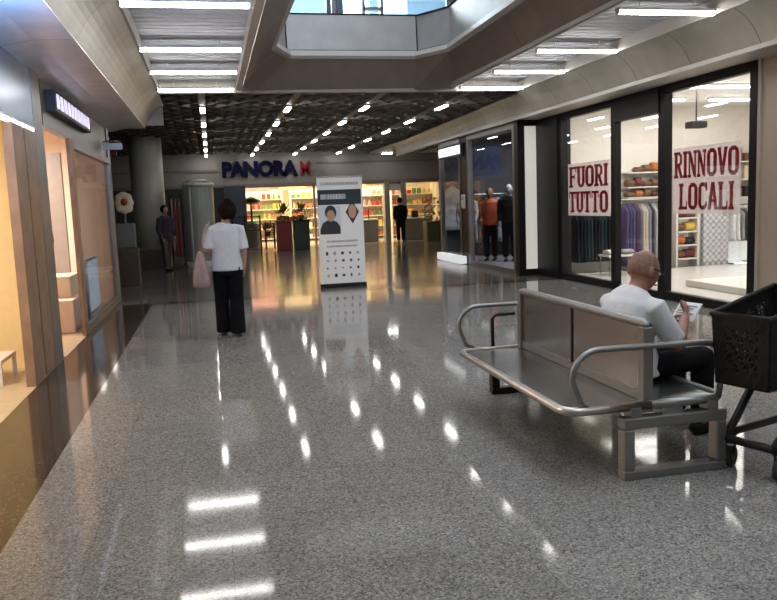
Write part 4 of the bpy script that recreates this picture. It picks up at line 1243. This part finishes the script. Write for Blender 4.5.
# goods shelves along the back, each item its own thing
gcol = ['yellow', 'cream', 'red', 'orange', 'white', 'green', 'brown', 'pink']
PROD = {}
def product(c, k, x, y, z, label, group):
    key = (c, k)
    if key not in PROD:
        mb = MB()
        if k == 0:
            mb.box(-0.075, 0.075, -0.06, 0.06, 0, 0.24)
        elif k == 1:
            mb.lathe([(0.055, 0), (0.06, 0.02), (0.06, 0.17), (0.02, 0.23), (0.02, 0.28)], (0, 0, 0), 10)
        else:
            mb.box(-0.085, 0.085, -0.06, 0.06, 0, 0.17)
        o = mb.build('packet' if k != 1 else 'bottle', M['c_' + c])
        PROD[key] = o
    else:
        o = PROD[key].copy()
        C.objects.link(o)
    o.location = (x, y, z)
    tag(o, label, 'bottle' if k == 1 else 'packet', group)
for u, (x0, x1, y) in enumerate(((1.3, 3.1, 35.0), (3.4, 5.2, 34.0), (5.5, 7.3, 33.5), (7.6, 9.4, 33.0))):
    nm = ['behind the red bin', 'behind the banner', 'behind the left counter', 'behind the right counter'][u]
    zs = [0.12, 0.55, 0.98, 1.41, 1.84]
    t = thing('goods_shelf', 'white supermarket shelf full of goods %s' % nm, 'shelf', ((x0 + x1) / 2, y, 0))
    for z in zs:
        MB().box(x0, x1, y - 0.2, y + 0.2, z - 0.03, z).build('board', M['white_shelf'], t)
    MB().box(x0, x1, y + 0.2, y + 0.23, 0, 2.25).build('back_panel', M['cream_display'], t)
    for x in (x0 - 0.02, x1 + 0.02):
        MB().box(x - 0.02, x + 0.02, y - 0.2, y + 0.23, 0, 2.25).build('side_panel', M['white_shelf'], t)
    for r, z in enumerate(zs):
        for i in range(8):
            c = gcol[(i // 2 * 3 + r * 5 + u) % 8]
            k = (i // 2 + r + u) % 3
            product(c, k, x0 + 0.12 + i * (x1 - x0 - 0.24) / 7, y - 0.05, z, '%s %s on the %s shelf %s, %s from its left end' % (c, 'bottle' if k == 1 else 'packet', ('lowest', 'second', 'middle', 'fourth', 'top')[r], nm, ORD[i]), 'goods on the supermarket shelves')
for i, (x, c) in enumerate(((1.9, 'pink'), (3.3, 'cream'), (5.8, 'cream'), (8.0, 'cream'))):
    o = MB().box(x - 0.55, x + 0.55, 32.0, 32.03, 2.15, 2.55).build('hanging_board', M['c_' + c])
    MB().cyl((x - 0.4, 32.015, 2.55), (x - 0.4, 32.015, 3.5), 0.01, 6).cyl((x + 0.4, 32.015, 2.55), (x + 0.4, 32.015, 3.5), 0.01, 6).build('hanging_rod', M['steel'], o)
    tag(o, '%s hanging board inside the supermarket above the %s' % (c, ('red bin', 'banner', 'left counter', 'right counter')[i]), 'sign', 'boards hanging in the supermarket')
t = thing('plant_display', 'olive green plant display at the right side of the supermarket front', 'plant', (8.15, 28.5, 0))
MB().box(7.82, 8.48, 28.2, 28.75, 0.0, 0.75).build('tub', M['c_olive'], t, bevel=0.02)
mb = MB()
rg = random.Random(5)
for k in range(90):
    c = Vector((8.15 + rg.uniform(-0.34, 0.34), 28.48 + rg.uniform(-0.25, 0.25), 0.78 + rg.uniform(0, 0.85)))
    d_ = Vector((rg.uniform(-1, 1), rg.uniform(-1, 1), rg.uniform(-0.2, 1))).normalized()
    sd = d_.cross(Vector((0.3, 0.2, 1))).normalized() * 0.06
    mb.add([c - d_ * 0.09, c + sd, c + d_ * 0.09, c - sd, c + Vector((0, 0, 0.015))], [(0, 1, 4), (1, 2, 4), (2, 3, 4), (3, 0, 4), (0, 3, 2, 1)])
mb.build('foliage', mat('straw green leaves', (0.30, 0.25, 0.09), 0.6), t)
# upper floor, seen over the parapet
o = MB().box(2.0, 2.72, 18.2, 18.7, 3.9, 5.75).build('upper_cabinet', mat('ochre cabinet', (0.46, 0.32, 0.12), 0.5, var=0.2))
tag(o, 'ochre cabinet behind the bright upper floor window', 'cabinet')
MB().box(1.98, 2.74, 18.18, 18.72, 5.75, 5.80).build('top_board', M['brown_wood'], o)
o = MB().box(2.86, 3.24, 18.2, 18.5, 3.9, 6.2).build('upper_column', mat('dark blue panel', (0.02, 0.03, 0.07), 0.5))
tag(o, 'dark blue upright panel behind the bright upper floor window', 'panel')
MB().box(2.80, 3.30, 18.15, 18.55, 3.9, 3.98).build('foot', M['dark_frame'], o)
for i, x in enumerate((3.67, 4.6)):
    o = MB().box(x - 0.35, x + 0.35, 19.0, 19.06, 4.3, 6.4).build('glow_panel', M['upper_glow'])  # panel added to give the upper windows their bright glow
    tag(o, 'added pale blue glowing panel inside the upper shop, %s the door frame' % ('within', 'right of')[i], 'light', 'glowing panels added in the upper shop')
# ---------------------------------------------------------------- people
V = Vector
def head_mb(c, f, u, s=1.0):
    """head centred at c facing f, crown along u; face shaped in the surface"""
    f = V(f).normalized(); u = V(u).normalized()
    r = f.cross(u).normalized()
    u = r.cross(f).normalized()
    mb = MB()
    rings = []
    n, m = 22, 32
    for i in range(n + 1):
        th = PI * (i + 0.02) / (n + 0.04)
        ring_ = []
        for k in range(m):
            ph = 2 * PI * k / m
            x = math.sin(th) * math.cos(ph)      # forward
            y = math.sin(th) * math.sin(ph)      # sideways
            z = math.cos(th)
            X, Y, Z = x * 0.098, y * 0.077, z * 0.118
            if z < 0:                             # jaw narrows, chin forward
                Y *= 1 - 0.28 * (-z) ** 1.3
                X = X * (1 - 0.12 * (-z)) + (0.016 * (-z) if x > 0 else 0.022 * (-z))
            else:
                X -= 0.012 * z
            if x > 0.3:
                fr = max(0, 1 - abs(Y) / 0.016)
                nz = math.exp(-((Z + 0.022) / 0.020) ** 2)
                X += 0.020 * fr * nz + 0.008 * fr * math.exp(-((Z - 0.004) / 0.02) ** 2)
                for sy in (-1, 1):                # eye sockets
                    X -= 0.010 * math.exp(-((Y - sy * 0.031) / 0.016) ** 2 - ((Z - 0.006) / 0.012) ** 2)
                X += 0.004 * math.exp(-(Z - 0.024) ** 2 / 0.0001)
                X += 0.006 * math.exp(-(Y / 0.022) ** 2 - ((Z + 0.058) / 0.009) ** 2)
                X += 0.006 * math.exp(-(Y / 0.02) ** 2 - ((Z + 0.095) / 0.014) ** 2)
            ring_.append(V(c) + (f * X + r * Y + u * Z) * s)
        rings.append(ring_)
    mb.rings(rings[::-1])
    for sy in (-1, 1):                            # ears
        e = V(c) + (r * 0.077 * sy - f * 0.008 - u * 0.004) * s
        rr_ = []
        for i in range(7):
            th = PI * (i + 0.05) / 6.1
            rr_.append([e + (f * 0.020 * math.sin(th) * math.cos(q) - f * 0.006 * math.cos(th) + r * sy * (0.010 * math.sin(q) * math.sin(th) + 0.004) + u * 0.033 * math.cos(th)) * s for q in [2 * PI * j / 10 for j in range(10)]])
        mb.rings(rr_)
    return mb, f, r, u

def hand_mb(mb, wrist, d, palm_n, side, curl=0.35, s=1.0):
    """palm, four fingers and a thumb; d points along the hand, palm_n out of the palm, side towards the thumb"""
    d = V(d).normalized(); side = V(side)
    side = (side - d * side.dot(d)).normalized()
    n_ = V(palm_n); n_ = (n_ - d * n_.dot(d) - side * n_.dot(side)).normalized()
    w = V(wrist)
    mb.loft([(w - d * 0.01, 0.026 * s, 0.019 * s), (w + d * 0.03 * s, 0.035 * s, 0.017 * s), (w + d * 0.075 * s, 0.041 * s, 0.014 * s), (w + d * 0.095 * s, 0.038 * s, 0.011 * s)], side, 12)
    for i, (o_, L_) in enumerate(((0.030, 0.070), (0.010, 0.080), (-0.011, 0.074), (-0.031, 0.058))):
        p = w + d * 0.085 * s + side * o_ * s
        dd = d.copy()
        pts = [p]
        for j, fr in enumerate((0.45, 0.32, 0.23)):
            a = curl * (0.6 + 0.6 * j)
            dd = (d * math.cos(a) + n_ * math.sin(a)).normalized()
            p = p + dd * L_ * fr * s
            pts.append(p)
        mb.tube(pts, [0.0092 * s, 0.0088 * s, 0.0082 * s, 0.0068 * s], 8)
    p = w + d * 0.030 * s + side * 0.028 * s
    q = p + (side * 0.8 + d * 0.7 + n_ * 0.25).normalized() * 0.040 * s
    e = q + (side * 0.25 + d * 0.95 + n_ * 0.4).normalized() * 0.030 * s
    mb.tube([p, q, e], [0.012 * s, 0.0105 * s, 0.0085 * s], 8)
    return mb

def limb(mb, pts, side, n=14):
    return mb.loft([(V(p), a, b) for p, a, b in pts], side, n)

def lerp(a, b, t):
    return V(a) * (1 - t) + V(b) * t

def eyes_mouth(body, c, f, r, u, s):
    for sy in (-1, 1):
        MB().ball(V(c) + (f * 0.083 + r * 0.031 * sy + u * 0.006) * s, 0.0105 * s, 8).build('eye', M['eye'], body, smooth=True)
    MB().loft([(V(c) + (f * 0.100 + r * -0.022 - u * 0.057) * s, 0.002 * s, 0.003 * s), (V(c) + (f * 0.106 - u * 0.057) * s, 0.005 * s, 0.006 * s), (V(c) + (f * 0.100 + r * 0.022 - u * 0.057) * s, 0.002 * s, 0.003 * s)], u, 8).build('mouth', M['lips'], body, smooth=True)

def shoe(mb, ankle, toe_dir, s=1.0):
    a = V(ankle); d = V(toe_dir).normalized()
    g = a.z
    h = V((0, 0, 1))
    sd = d.cross(h)
    base = V((a.x, a.y, 0)) + h * (a.z - g)
    base.z = SHOE_Z[0]
    secs = [(-0.075, 0.026, 0.030), (-0.06, 0.034, 0.040), (0.0, 0.037, 0.042), (0.06, 0.042, 0.032), (0.12, 0.046, 0.024), (0.165, 0.038, 0.019), (0.185, 0.02, 0.013)]
    return mb.loft([(base + d * q * s + h * (hh * s), w_ * s, hh * s) for q, w_, hh in secs], sd, 14)
SHOE_Z = [0.0]

# --- woman walking away
root = thing('person', 'woman in white top and black wide trousers walking away with a shoulder bag', 'person', (0.16, 9.45, 0))
f = V((0.04, 1, 0)).normalized(); r = V((1, -0.04, 0)); h = V((0, 0, 1))
o3 = V((0.155, 9.45, 0))
def W_(x, y, z):
    return o3 + r * x + f * y + h * z
hc = W_(0.015, 0.03, 1.475)
hf = (f * 0.85 - r * 0.5 - h * 0.05)
mb, hf_, hr_, hu_ = head_mb(hc, hf, (0, 0, 1), 0.92)
limb(mb, [(W_(0.01, 0.0, 1.28), 0.062, 0.058), (W_(0.01, 0.01, 1.33), 0.050, 0.052), (W_(0.012, 0.02, 1.40), 0.046, 0.05), (W_(0.015, 0.025, 1.45), 0.045, 0.05)], r)
limb(mb, [(W_(0, 0, 0.76), 0.15, 0.10), (W_(0, 0, 0.86), 0.158, 0.11), (W_(0, 0, 1.00), 0.128, 0.095), (W_(0, 0, 1.14), 0.145, 0.105), (W_(0, 0, 1.24), 0.155, 0.095), (W_(0, 0, 1.30), 0.115, 0.07), (W_(0, 0, 1.33), 0.06, 0.05)], r)
LS, RS = W_(-0.165, 0, 1.265), W_(0.165, 0, 1.265)
LE, RE = W_(-0.215, -0.02, 1.02), W_(0.205, -0.03, 1.00)
LW, RW = W_(-0.150, 0.15, 0.92), W_(0.19, 0.06, 0.79)
for S_, E_, H_, sg in ((LS, LE, LW, -1), (RS, RE, RW, 1)):
    limb(mb, [(S_ - r * sg * 0.04, 0.04, 0.045), (S_, 0.046, 0.048), (lerp(S_, E_, 0.5), 0.04, 0.042), (E_, 0.034, 0.036), (lerp(E_, H_, 0.3), 0.035, 0.036), (H_, 0.023, 0.025)], f)
    hand_mb(mb, H_, (H_ - E_), -r * sg, f, 0.5, 0.92)
LH, RH = W_(-0.085, 0, 0.80), W_(0.085, 0, 0.80)
LK, RK = W_(-0.09, 0.05, 0.44), W_(0.085, -0.01, 0.44)
LA, RA = W_(-0.085, 0.06, 0.07), W_(0.085, -0.10, 0.075)
for Hh, K_, A_ in ((LH, LK, LA), (RH, RK, RA)):
    limb(mb, [(Hh + h * 0.03, 0.085, 0.09), (lerp(Hh, K_, 0.4), 0.072, 0.075), (K_, 0.05, 0.052), (lerp(K_, A_, 0.3), 0.048, 0.052), (A_, 0.031, 0.036)], r)
    shoe(mb, A_, f, 0.82)
body = mb.build('body', M['skin_pale'], root, smooth=True, remesh=0.009, smooth_it=2)
eyes_mouth(body, hc, hf_, hr_, hu_, 0.92)
# top
mb = MB()
limb(mb, [(W_(0, 0, 0.775), 0.185, 0.135), (W_(0, 0, 0.86), 0.182, 0.132), (W_(0, 0, 1.0), 0.165, 0.122), (W_(0, 0, 1.14), 0.170, 0.122), (W_(0, 0, 1.25), 0.178, 0.108), (W_(0, 0, 1.305), 0.145, 0.085), (W_(0.005, 0.0, 1.335), 0.075, 0.065)], r, 20)
for S_, E_, sg in ((LS, LE, -1), (RS, RE, 1)):
    limb(mb, [(S_ - r * sg * 0.06, 0.05, 0.06), (S_, 0.063, 0.063), (lerp(S_, E_, 0.5), 0.064, 0.064), (lerp(S_, E_, 0.92), 0.066, 0.064)], f)
mb.build('white_top', M['white_cloth'], root, smooth=True, remesh=0.010, smooth_it=4)
# trousers
mb = MB()
limb(mb, [(W_(0, 0, 0.90), 0.15, 0.11), (W_(0, 0, 0.82), 0.172, 0.125), (W_(0, 0, 0.72), 0.175, 0.125)], r)
for Hh, K_, A_, sg in ((LH, LK, LA, -1), (RH, RK, RA, 1)):
    limb(mb, [(Hh + h * 0.02, 0.093, 0.11), (lerp(Hh, K_, 0.5), 0.090, 0.10), (K_, 0.084, 0.088), (lerp(K_, A_, 0.5), 0.086, 0.09), (A_ + h * 0.0, 0.090, 0.10), (A_ - h * 0.035, 0.09, 0.10)], r)
mb.build('trousers', M['black_cloth'], root, smooth=True, remesh=0.010, smooth_it=3)
for A_ in (LA, RA):
    shoe(MB(), A_, f, 0.88).build('shoe', M['dark_brown'], root, smooth=True)
# hair: short dark bob gathered loosely
mb = MB()
hb = hc - hf_ * 0.022 + hu_ * 0.014
mb.ball(hb, (0.105, 0.108, 0.118), 14)
mb.ball(hb - hf_ * 0.05 - hu_ * 0.03, (0.085, 0.08, 0.085), 10)
mb.ball(hb - hf_ * 0.03 + hu_ * 0.085, (0.06, 0.06, 0.05), 10)
mb.ball(hb + hr_ * 0.05 - hu_ * 0.05 - hf_ * 0.02, (0.05, 0.055, 0.07), 10)
mb.ball(hb - hr_ * 0.05 - hu_ * 0.05 - hf_ * 0.03, (0.05, 0.055, 0.07), 10)
for k in range(14):
    a = 2 * PI * k / 14
    mb.ball(hb - hf_ * 0.04 + hr_ * 0.085 * math.cos(a) + hu_ * 0.085 * math.sin(a), 0.03, 6)
# keep the face free
hv = []
mbh = mb.build('hair', M['hair'], root, smooth=True, remesh=0.009, smooth_it=2)
for v in mbh.data.vertices:
    q = v.co + ORG[root.name] - hc
    fx = q.dot(hf_)
    if fx > 0.045 and q.dot(hu_) < 0.065:
        v.co -= hf_ * (fx - 0.035)
mbh.data.update()
# bag on the left shoulder: held by her, a thing of its own
t = thing('shoulder_bag', 'pale pink cloth bag hanging at the left side of the walking woman', 'bag', W_(-0.27, -0.03, 0.66))
secs = []
for q, w_, d_ in ((0.60, 0.130, 0.080), (0.62, 0.150, 0.100), (0.70, 0.160, 0.098), (0.80, 0.150, 0.080), (0.92, 0.125, 0.055), (1.00, 0.105, 0.030), (1.02, 0.095, 0.018)):
    secs.append((W_(-0.30, -0.06, q), d_, w_))
bag = MB()
bag_rings = []
for c_, d_, w_ in secs:
    rg_ = []
    for k in range(24):
        a = 2 * PI * k / 24
        ca, sa = math.cos(a), math.sin(a)
        q = (abs(ca) ** 3.5 + abs(sa) ** 3.5) ** (-1 / 3.5)
        w2 = w_ * (1 + 0.05 * math.sin(4 * a + c_.z * 14))
        rg_.append(c_ + r * d_ * q * ca + f * w2 * q * sa)
    bag_rings.append(rg_)
bag.rings(bag_rings).build('body', M['pink_bag'], t, smooth=True)
MB().tube([W_(-0.285, 0.05, 0.98), W_(-0.275, 0.05, 1.10), W_(-0.235, 0.035, 1.28), W_(-0.165, 0.01, 1.345), W_(-0.195, -0.06, 1.32), W_(-0.262, -0.11, 1.15), W_(-0.285, -0.10, 0.98)], 0.011, 8).build('strap', M['pink_bag'], t, smooth=True)
MB().box(0, 0, 0, 0, 0, 0)

# --- man seated on the bench, seen from behind
root = thing('person', 'bald man in white short-sleeved shirt and dark trousers sitting on the bench', 'person', (2.45, 4.2, 0.40))
f = V((0.97, 0.22, 0)).normalized(); r = f.cross(h).normalized()
o3 = V((2.42, 4.22, 0.0))
hc = W_(0.0, 0.105, 1.035)
hf = (f * 0.93 + r * 0.12 - h * 0.36)
mb, hf_, hr_, hu_ = head_mb(hc, hf, (f * 0.36 + h * 0.95), 1.02)
limb(mb, [(W_(0, 0.02, 0.86), 0.075, 0.07), (W_(0, 0.045, 0.91), 0.062, 0.062), (W_(0, 0.07, 0.96), 0.056, 0.06), (W_(0, 0.09, 1.01), 0.054, 0.06)], r)
limb(mb, [(W_(0, 0.02, 0.42), 0.16, 0.10), (W_(0, -0.01, 0.50), 0.165, 0.115), (W_(0, -0.03, 0.62), 0.15, 0.115), (W_(0, -0.02, 0.74), 0.165, 0.12), (W_(0, 0.0, 0.84), 0.165, 0.10), (W_(0, 0.02, 0.90), 0.11, 0.07), (W_(0, 0.04, 0.93), 0.06, 0.055)], r)
# r points towards the camera side (-y): RS is the near arm
LS, RS = W_(-0.19, 0.01, 0.84), W_(0.19, 0.01, 0.84)
LE, RE = W_(-0.23, 0.14, 0.60), W_(0.225, 0.15, 0.60)
LW, RW = W_(-0.09, 0.33, 0.67), W_(0.10, 0.335, 0.735)
for S_, E_, H_, sg in ((LS, LE, LW, -1), (RS, RE, RW, 1)):
    limb(mb, [(S_ - r * sg * 0.05, 0.045, 0.05), (S_, 0.052, 0.054), (lerp(S_, E_, 0.5), 0.047, 0.049), (E_, 0.040, 0.042), (lerp(E_, H_, 0.3), 0.042, 0.042), (H_, 0.027, 0.029)], f)
    hand_mb(mb, H_, (H_ - E_), -r * sg * 0.6 - f * 0.2, h, 0.75, 1.0)
LH, RH = W_(-0.10, 0.04, 0.475), W_(0.10, 0.04, 0.475)
LK, RK = W_(-0.12, 0.48, 0.48), W_(0.115, 0.47, 0.48)
LA, RA = W_(-0.13, 0.50, 0.075), W_(0.12, 0.46, 0.075)
for Hh, K_, A_ in ((LH, LK, LA), (RH, RK, RA)):
    limb(mb, [(Hh - f * 0.06, 0.075, 0.06), (Hh, 0.082, 0.07), (lerp(Hh, K_, 0.5), 0.075, 0.066), (K_, 0.056, 0.055)], r)
    limb(mb, [(K_ + h * 0.03, 0.05, 0.05), (K_, 0.055, 0.056), (lerp(K_, A_, 0.3), 0.052, 0.055), (A_, 0.035, 0.04)], r)
    shoe(mb, A_, f, 0.95)
body = mb.build('body', M['skin'], root, smooth=True, remesh=0.008, smooth_it=2)
eyes_mouth(body, hc, hf_, hr_, hu_, 1.02)
mb = MB()
limb(mb, [(W_(0, 0.00, 0.42), 0.198, 0.142), (W_(0, -0.01, 0.52), 0.192, 0.142), (W_(0, -0.035, 0.62), 0.182, 0.140), (W_(0, -0.03, 0.74), 0.190, 0.142), (W_(0, -0.005, 0.84), 0.190, 0.120), (W_(0, 0.015, 0.895), 0.150, 0.092), (W_(0, 0.035, 0.93), 0.085, 0.075)], r, 20)
for S_, E_, sg in ((LS, LE, -1), (RS, RE, 1)):
    limb(mb, [(S_ - r * sg * 0.07, 0.055, 0.065), (S_, 0.066, 0.068), (lerp(S_, E_, 0.5), 0.067, 0.068), (lerp(S_, E_, 0.85), 0.072, 0.070)], f)
mb.build('white_shirt', M['white_cloth'], root, smooth=True, remesh=0.009, smooth_it=4)
mb = MB()
limb(mb, [(W_(0, 0.00, 0.405), 0.165, 0.10), (W_(0, 0.0, 0.45), 0.182, 0.13), (W_(0, 0.0, 0.52), 0.175, 0.125)], r)
for Hh, K_, A_ in ((LH, LK, LA), (RH, RK, RA)):
    limb(mb, [(Hh - f * 0.04, 0.088, 0.07), (Hh + f * 0.04, 0.094, 0.073), (lerp(Hh, K_, 0.5), 0.088, 0.076), (K_ + f * 0.02, 0.070, 0.070)], r)
    limb(mb, [(K_ + h * 0.05 + f * 0.0, 0.06, 0.055), (K_, 0.07, 0.072), (lerp(K_, A_, 0.4), 0.068, 0.072), (A_ + h * 0.02, 0.060, 0.070)], r)
mb.build('trousers', M['dark_cloth'], root, smooth=True, remesh=0.009, smooth_it=3)
for A_ in (LA, RA):
    shoe(MB(), A_, f, 1.03).build('shoe', M['black_plastic'], root, smooth=True)
# cropped hair as a thin cap round the back and sides
mb = MB()
rings = []
for i in range(9):
    th = 0.75 + i / 8 * 1.20
    ring_ = []
    for k in range(21):
        ph = PI * 0.42 + k / 20 * PI * 1.16
        X = math.cos(ph) * math.sin(th) * 0.104; Y = math.sin(ph) * math.sin(th) * 0.083; Z = math.cos(th) * 0.121
        if Z < 0:
            zz = -math.cos(th); Y *= 1 - 0.28 * zz ** 1.3; X = X * (1 - 0.12 * zz) + 0.022 * zz
        else:
            X -= 0.012 * math.cos(th)
        ring_.append((X, Y, Z))
    rings.append(ring_)
P = lambda q, k_: hc + (hf_ * q[0] + hr_ * q[1] + hu_ * q[2]) * 1.02 * k_
vv = [P(q, 1.012) for rg_ in rings for q in rg_] + [P(q, 0.93) for rg_ in rings for q in rg_]
N1 = 9 * 21
ff = []
for i in range(8):
    for k in range(20):
        a = i * 21 + k
        ff.append((a, a + 1, a + 22, a + 21)); ff.append((N1 + a, N1 + a + 21, N1 + a + 22, N1 + a + 1))
for k in range(20):
    ff.append((k + 1, k, N1 + k, N1 + k + 1)); a = 8 * 21 + k
    ff.append((a, a + 1, N1 + a + 1, N1 + a))
for i in range(8):
    a = i * 21
    ff.append((a, a + 21, N1 + a + 21, N1 + a)); a += 20
    ff.append((a + 21, a, N1 + a, N1 + a + 21))
MB().add(vv, ff).build('cropped_hair', M['stubble'], root, smooth=True)
# glasses temple
MB().tube([hc + hr_ * 0.084 + hf_ * 0.0 + hu_ * 0.014, hc + hr_ * 0.080 + hf_ * 0.075 + hu_ * 0.012, hc + hr_ * 0.05 + hf_ * 0.108 + hu_ * 0.010, hc + hf_ * 0.112 + hu_ * 0.012, hc - hr_ * 0.05 + hf_ * 0.108 + hu_ * 0.010, hc - hr_ * 0.080 + hf_ * 0.075 + hu_ * 0.012, hc - hr_ * 0.084 + hu_ * 0.014], 0.0035, 6).build('spectacles', M['black_plastic'], root)
# folded newspaper held in the hands
np_ = W_(0.02, 0.43, 0.755)
t = thing('newspaper', 'folded pale newspaper held by the seated man', 'newspaper', np_)
mb = MB()
for i, (a_, dz) in enumerate(((0.0, 0.0), (0.16, 0.006))):
    mb.bar(np_ - r * 0.085 + f * (0.01 * i) + h * dz, np_ + r * 0.085 + f * (0.01 * i) + h * dz, 0.006, 0.12, (h * 0.8 + f * 0.6))
sh = mb.build('pages', M['white_paper'], t)
mb = MB()
for i in range(6):
    q = np_ - f * 0.005 + (h * 0.8 + f * 0.6).normalized() * (0.045 - i * 0.018)
    mb.bar(q - r * 0.07, q + r * (0.065 - 0.02 * (i % 3)), 0.006, 0.008, (h * 0.8 + f * 0.6))
mb.build('print', M['print_grey'], sh)

# --- far people: same build, coarser
def standing(label, x, y, ang, hgt, top_m, leg_m, hair_m, skin_m, stride=0.1, vox=0.02, cat='person', name='person', top_name='jacket', long_top=False, z0=0.0):
    global o3, r, f
    root = thing(name, label, cat, (x, y, z0))
    s = hgt / 1.70
    f = V((math.sin(ang), math.cos(ang), 0)); r = V((math.cos(ang), -math.sin(ang), 0))
    o3 = V((x, y, z0))
    Q = lambda a, b, c: o3 + (r * a + f * b + h * c) * s
    hc = Q(0, 0.02, 1.57)
    mb, a_, b_, c_ = head_mb(hc, f, (0, 0, 1), s)
    limb(mb, [(Q(0, 0, 1.38), 0.07 * s, 0.06 * s), (Q(0, 0.005, 1.44), 0.055 * s, 0.055 * s), (Q(0, 0.015, 1.53), 0.052 * s, 0.055 * s)], r)
    limb(mb, [(Q(0, 0, 0.84), 0.16 * s, 0.10 * s), (Q(0, 0, 1.0), 0.15 * s, 0.10 * s), (Q(0, 0, 1.2), 0.16 * s, 0.11 * s), (Q(0, 0, 1.34), 0.17 * s, 0.10 * s), (Q(0, 0, 1.42), 0.08 * s, 0.06 * s)], r)
    J = []
    for sg in (-1, 1):
        S_, E_, H_ = Q(0.185 * sg, 0, 1.34), Q(0.22 * sg, -0.02, 1.07), Q(0.20 * sg, 0.09, 0.86)
        limb(mb, [(S_ - r * sg * 0.05 * s, 0.045 * s, 0.05 * s), (S_, 0.05 * s, 0.05 * s), (E_, 0.038 * s, 0.04 * s), (H_, 0.027 * s, 0.03 * s)], f)
        hand_mb(mb, H_, H_ - E_, -r * sg, f, 0.4, s)
        Hh, K_, A_ = Q(0.09 * sg, 0, 0.84), Q(0.09 * sg, stride * 0.5 * sg + 0.02, 0.47), Q(0.09 * sg, stride * sg, 0.075)
        limb(mb, [(Hh, 0.085 * s, 0.09 * s), (K_, 0.054 * s, 0.056 * s), (lerp(K_, A_, 0.3), 0.052 * s, 0.055 * s), (A_, 0.035 * s, 0.04 * s)], r)
        SHOE_Z[0] = z0
        shoe(mb, A_, f, 0.9 * s)
        J.append((sg, S_, E_, H_, Hh, K_, A_))
    body = mb.build('body', skin_m, root, smooth=True, remesh=vox * 0.7, smooth_it=1)
    mb = MB()
    lo = 0.62 if long_top else 0.82
    limb(mb, [(Q(0, 0, lo), 0.19 * s, 0.14 * s), (Q(0, 0, 1.0), 0.175 * s, 0.125 * s), (Q(0, 0, 1.2), 0.18 * s, 0.13 * s), (Q(0, 0, 1.35), 0.19 * s, 0.115 * s), (Q(0, 0, 1.43), 0.10 * s, 0.08 * s)], r)
    for sg, S_, E_, H_, Hh, K_, A_ in J:
        limb(mb, [(S_ - r * sg * 0.06 * s, 0.06 * s, 0.065 * s), (S_, 0.068 * s, 0.068 * s), (E_, 0.055 * s, 0.057 * s), (lerp(E_, H_, 0.9), 0.045 * s, 0.045 * s)], f)
    mb.build(top_name, top_m, root, smooth=True, remesh=vox * 0.7, smooth_it=2)
    mb = MB()
    limb(mb, [(Q(0, 0, 0.95), 0.165 * s, 0.115 * s), (Q(0, 0, 0.78), 0.175 * s, 0.12 * s)], r)
    for sg, S_, E_, H_, Hh, K_, A_ in J:
        limb(mb, [(Hh, 0.093 * s, 0.10 * s), (K_, 0.075 * s, 0.076 * s), (A_ + h * 0.02 * s, 0.062 * s, 0.07 * s)], r)
    mb.build('trousers', leg_m, root, smooth=True, remesh=vox * 0.7, smooth_it=2)
    for sg, S_, E_, H_, Hh, K_, A_ in J:
        shoe(MB(), A_, f, 0.98 * s).build('shoe', M['black_plastic'], root, smooth=True)
    SHOE_Z[0] = 0.0
    if hair_m:
        mb = MB()
        mb.ball(hc - f * 0.022 * s + h * 0.02 * s, (0.098 * s, 0.098 * s, 0.112 * s), 10)
        hr2 = mb.build('hair', hair_m, root, smooth=True)
        for v in hr2.data.vertices:
            q = v.co + ORG[root.name] - hc
            if q.dot(f) > 0.05 * s and q.z < 0.06 * s:
                v.co -= f * (q.dot(f) - 0.04 * s)
    return root
standing('person in dark plum jacket standing beside the grey pillar', -1.13, 20.5, 2.4, 1.66, M['purple_cloth'], M['dark_brown'], M['hair'], M['skin_pale'], 0.08)
standing('person in black standing in the doorway of the supermarket', 6.86, 28.4, 0.2, 1.68, M['black_cloth'], M['black_cloth'], M['hair'], M['skin'], 0.06)
mk = dict(cat='mannequin', name='mannequin', z0=0.05)
standing('mannequin in orange top behind the smoked window of the dark shop', 6.42, 17.55, -2.6, 1.72, M['orange'], M['black_cloth'], None, M['c_brown'], 0.03, **mk)
standing('mannequin in grey jacket left of the orange mannequin', 6.12, 18.35, -2.6, 1.74, M['c_grey'], M['dark_cloth'], None, M['c_grey'], 0.03, **mk)
standing('mannequin in black coat nearest the pale lit pane', 6.72, 17.1, -2.7, 1.78, M['dark_cloth'], M['black_cloth'], None, M['c_grey'], 0.03, **mk)
garment('c_white', 6.02, 19.2, 1.9, 1.12, 'white garment on the end wall below the lit name sign', 'garments on the end wall', 1.3)
garment('c_slate', 6.14, 19.26, 1.75, 1.0, 'slate garment on the end wall beside the white garment', 'garments on the end wall', 1.3)
o = MB().box(5.735, 5.775, 17.42, 17.62, 1.30, 1.62).build('price_card', M['white_paper'])
tag(o, 'white card fixed to the black column of the dark shop', 'sign')
MB().box(5.733, 5.735, 17.45, 17.59, 1.5, 1.56).build('print', M['print_grey'], o)
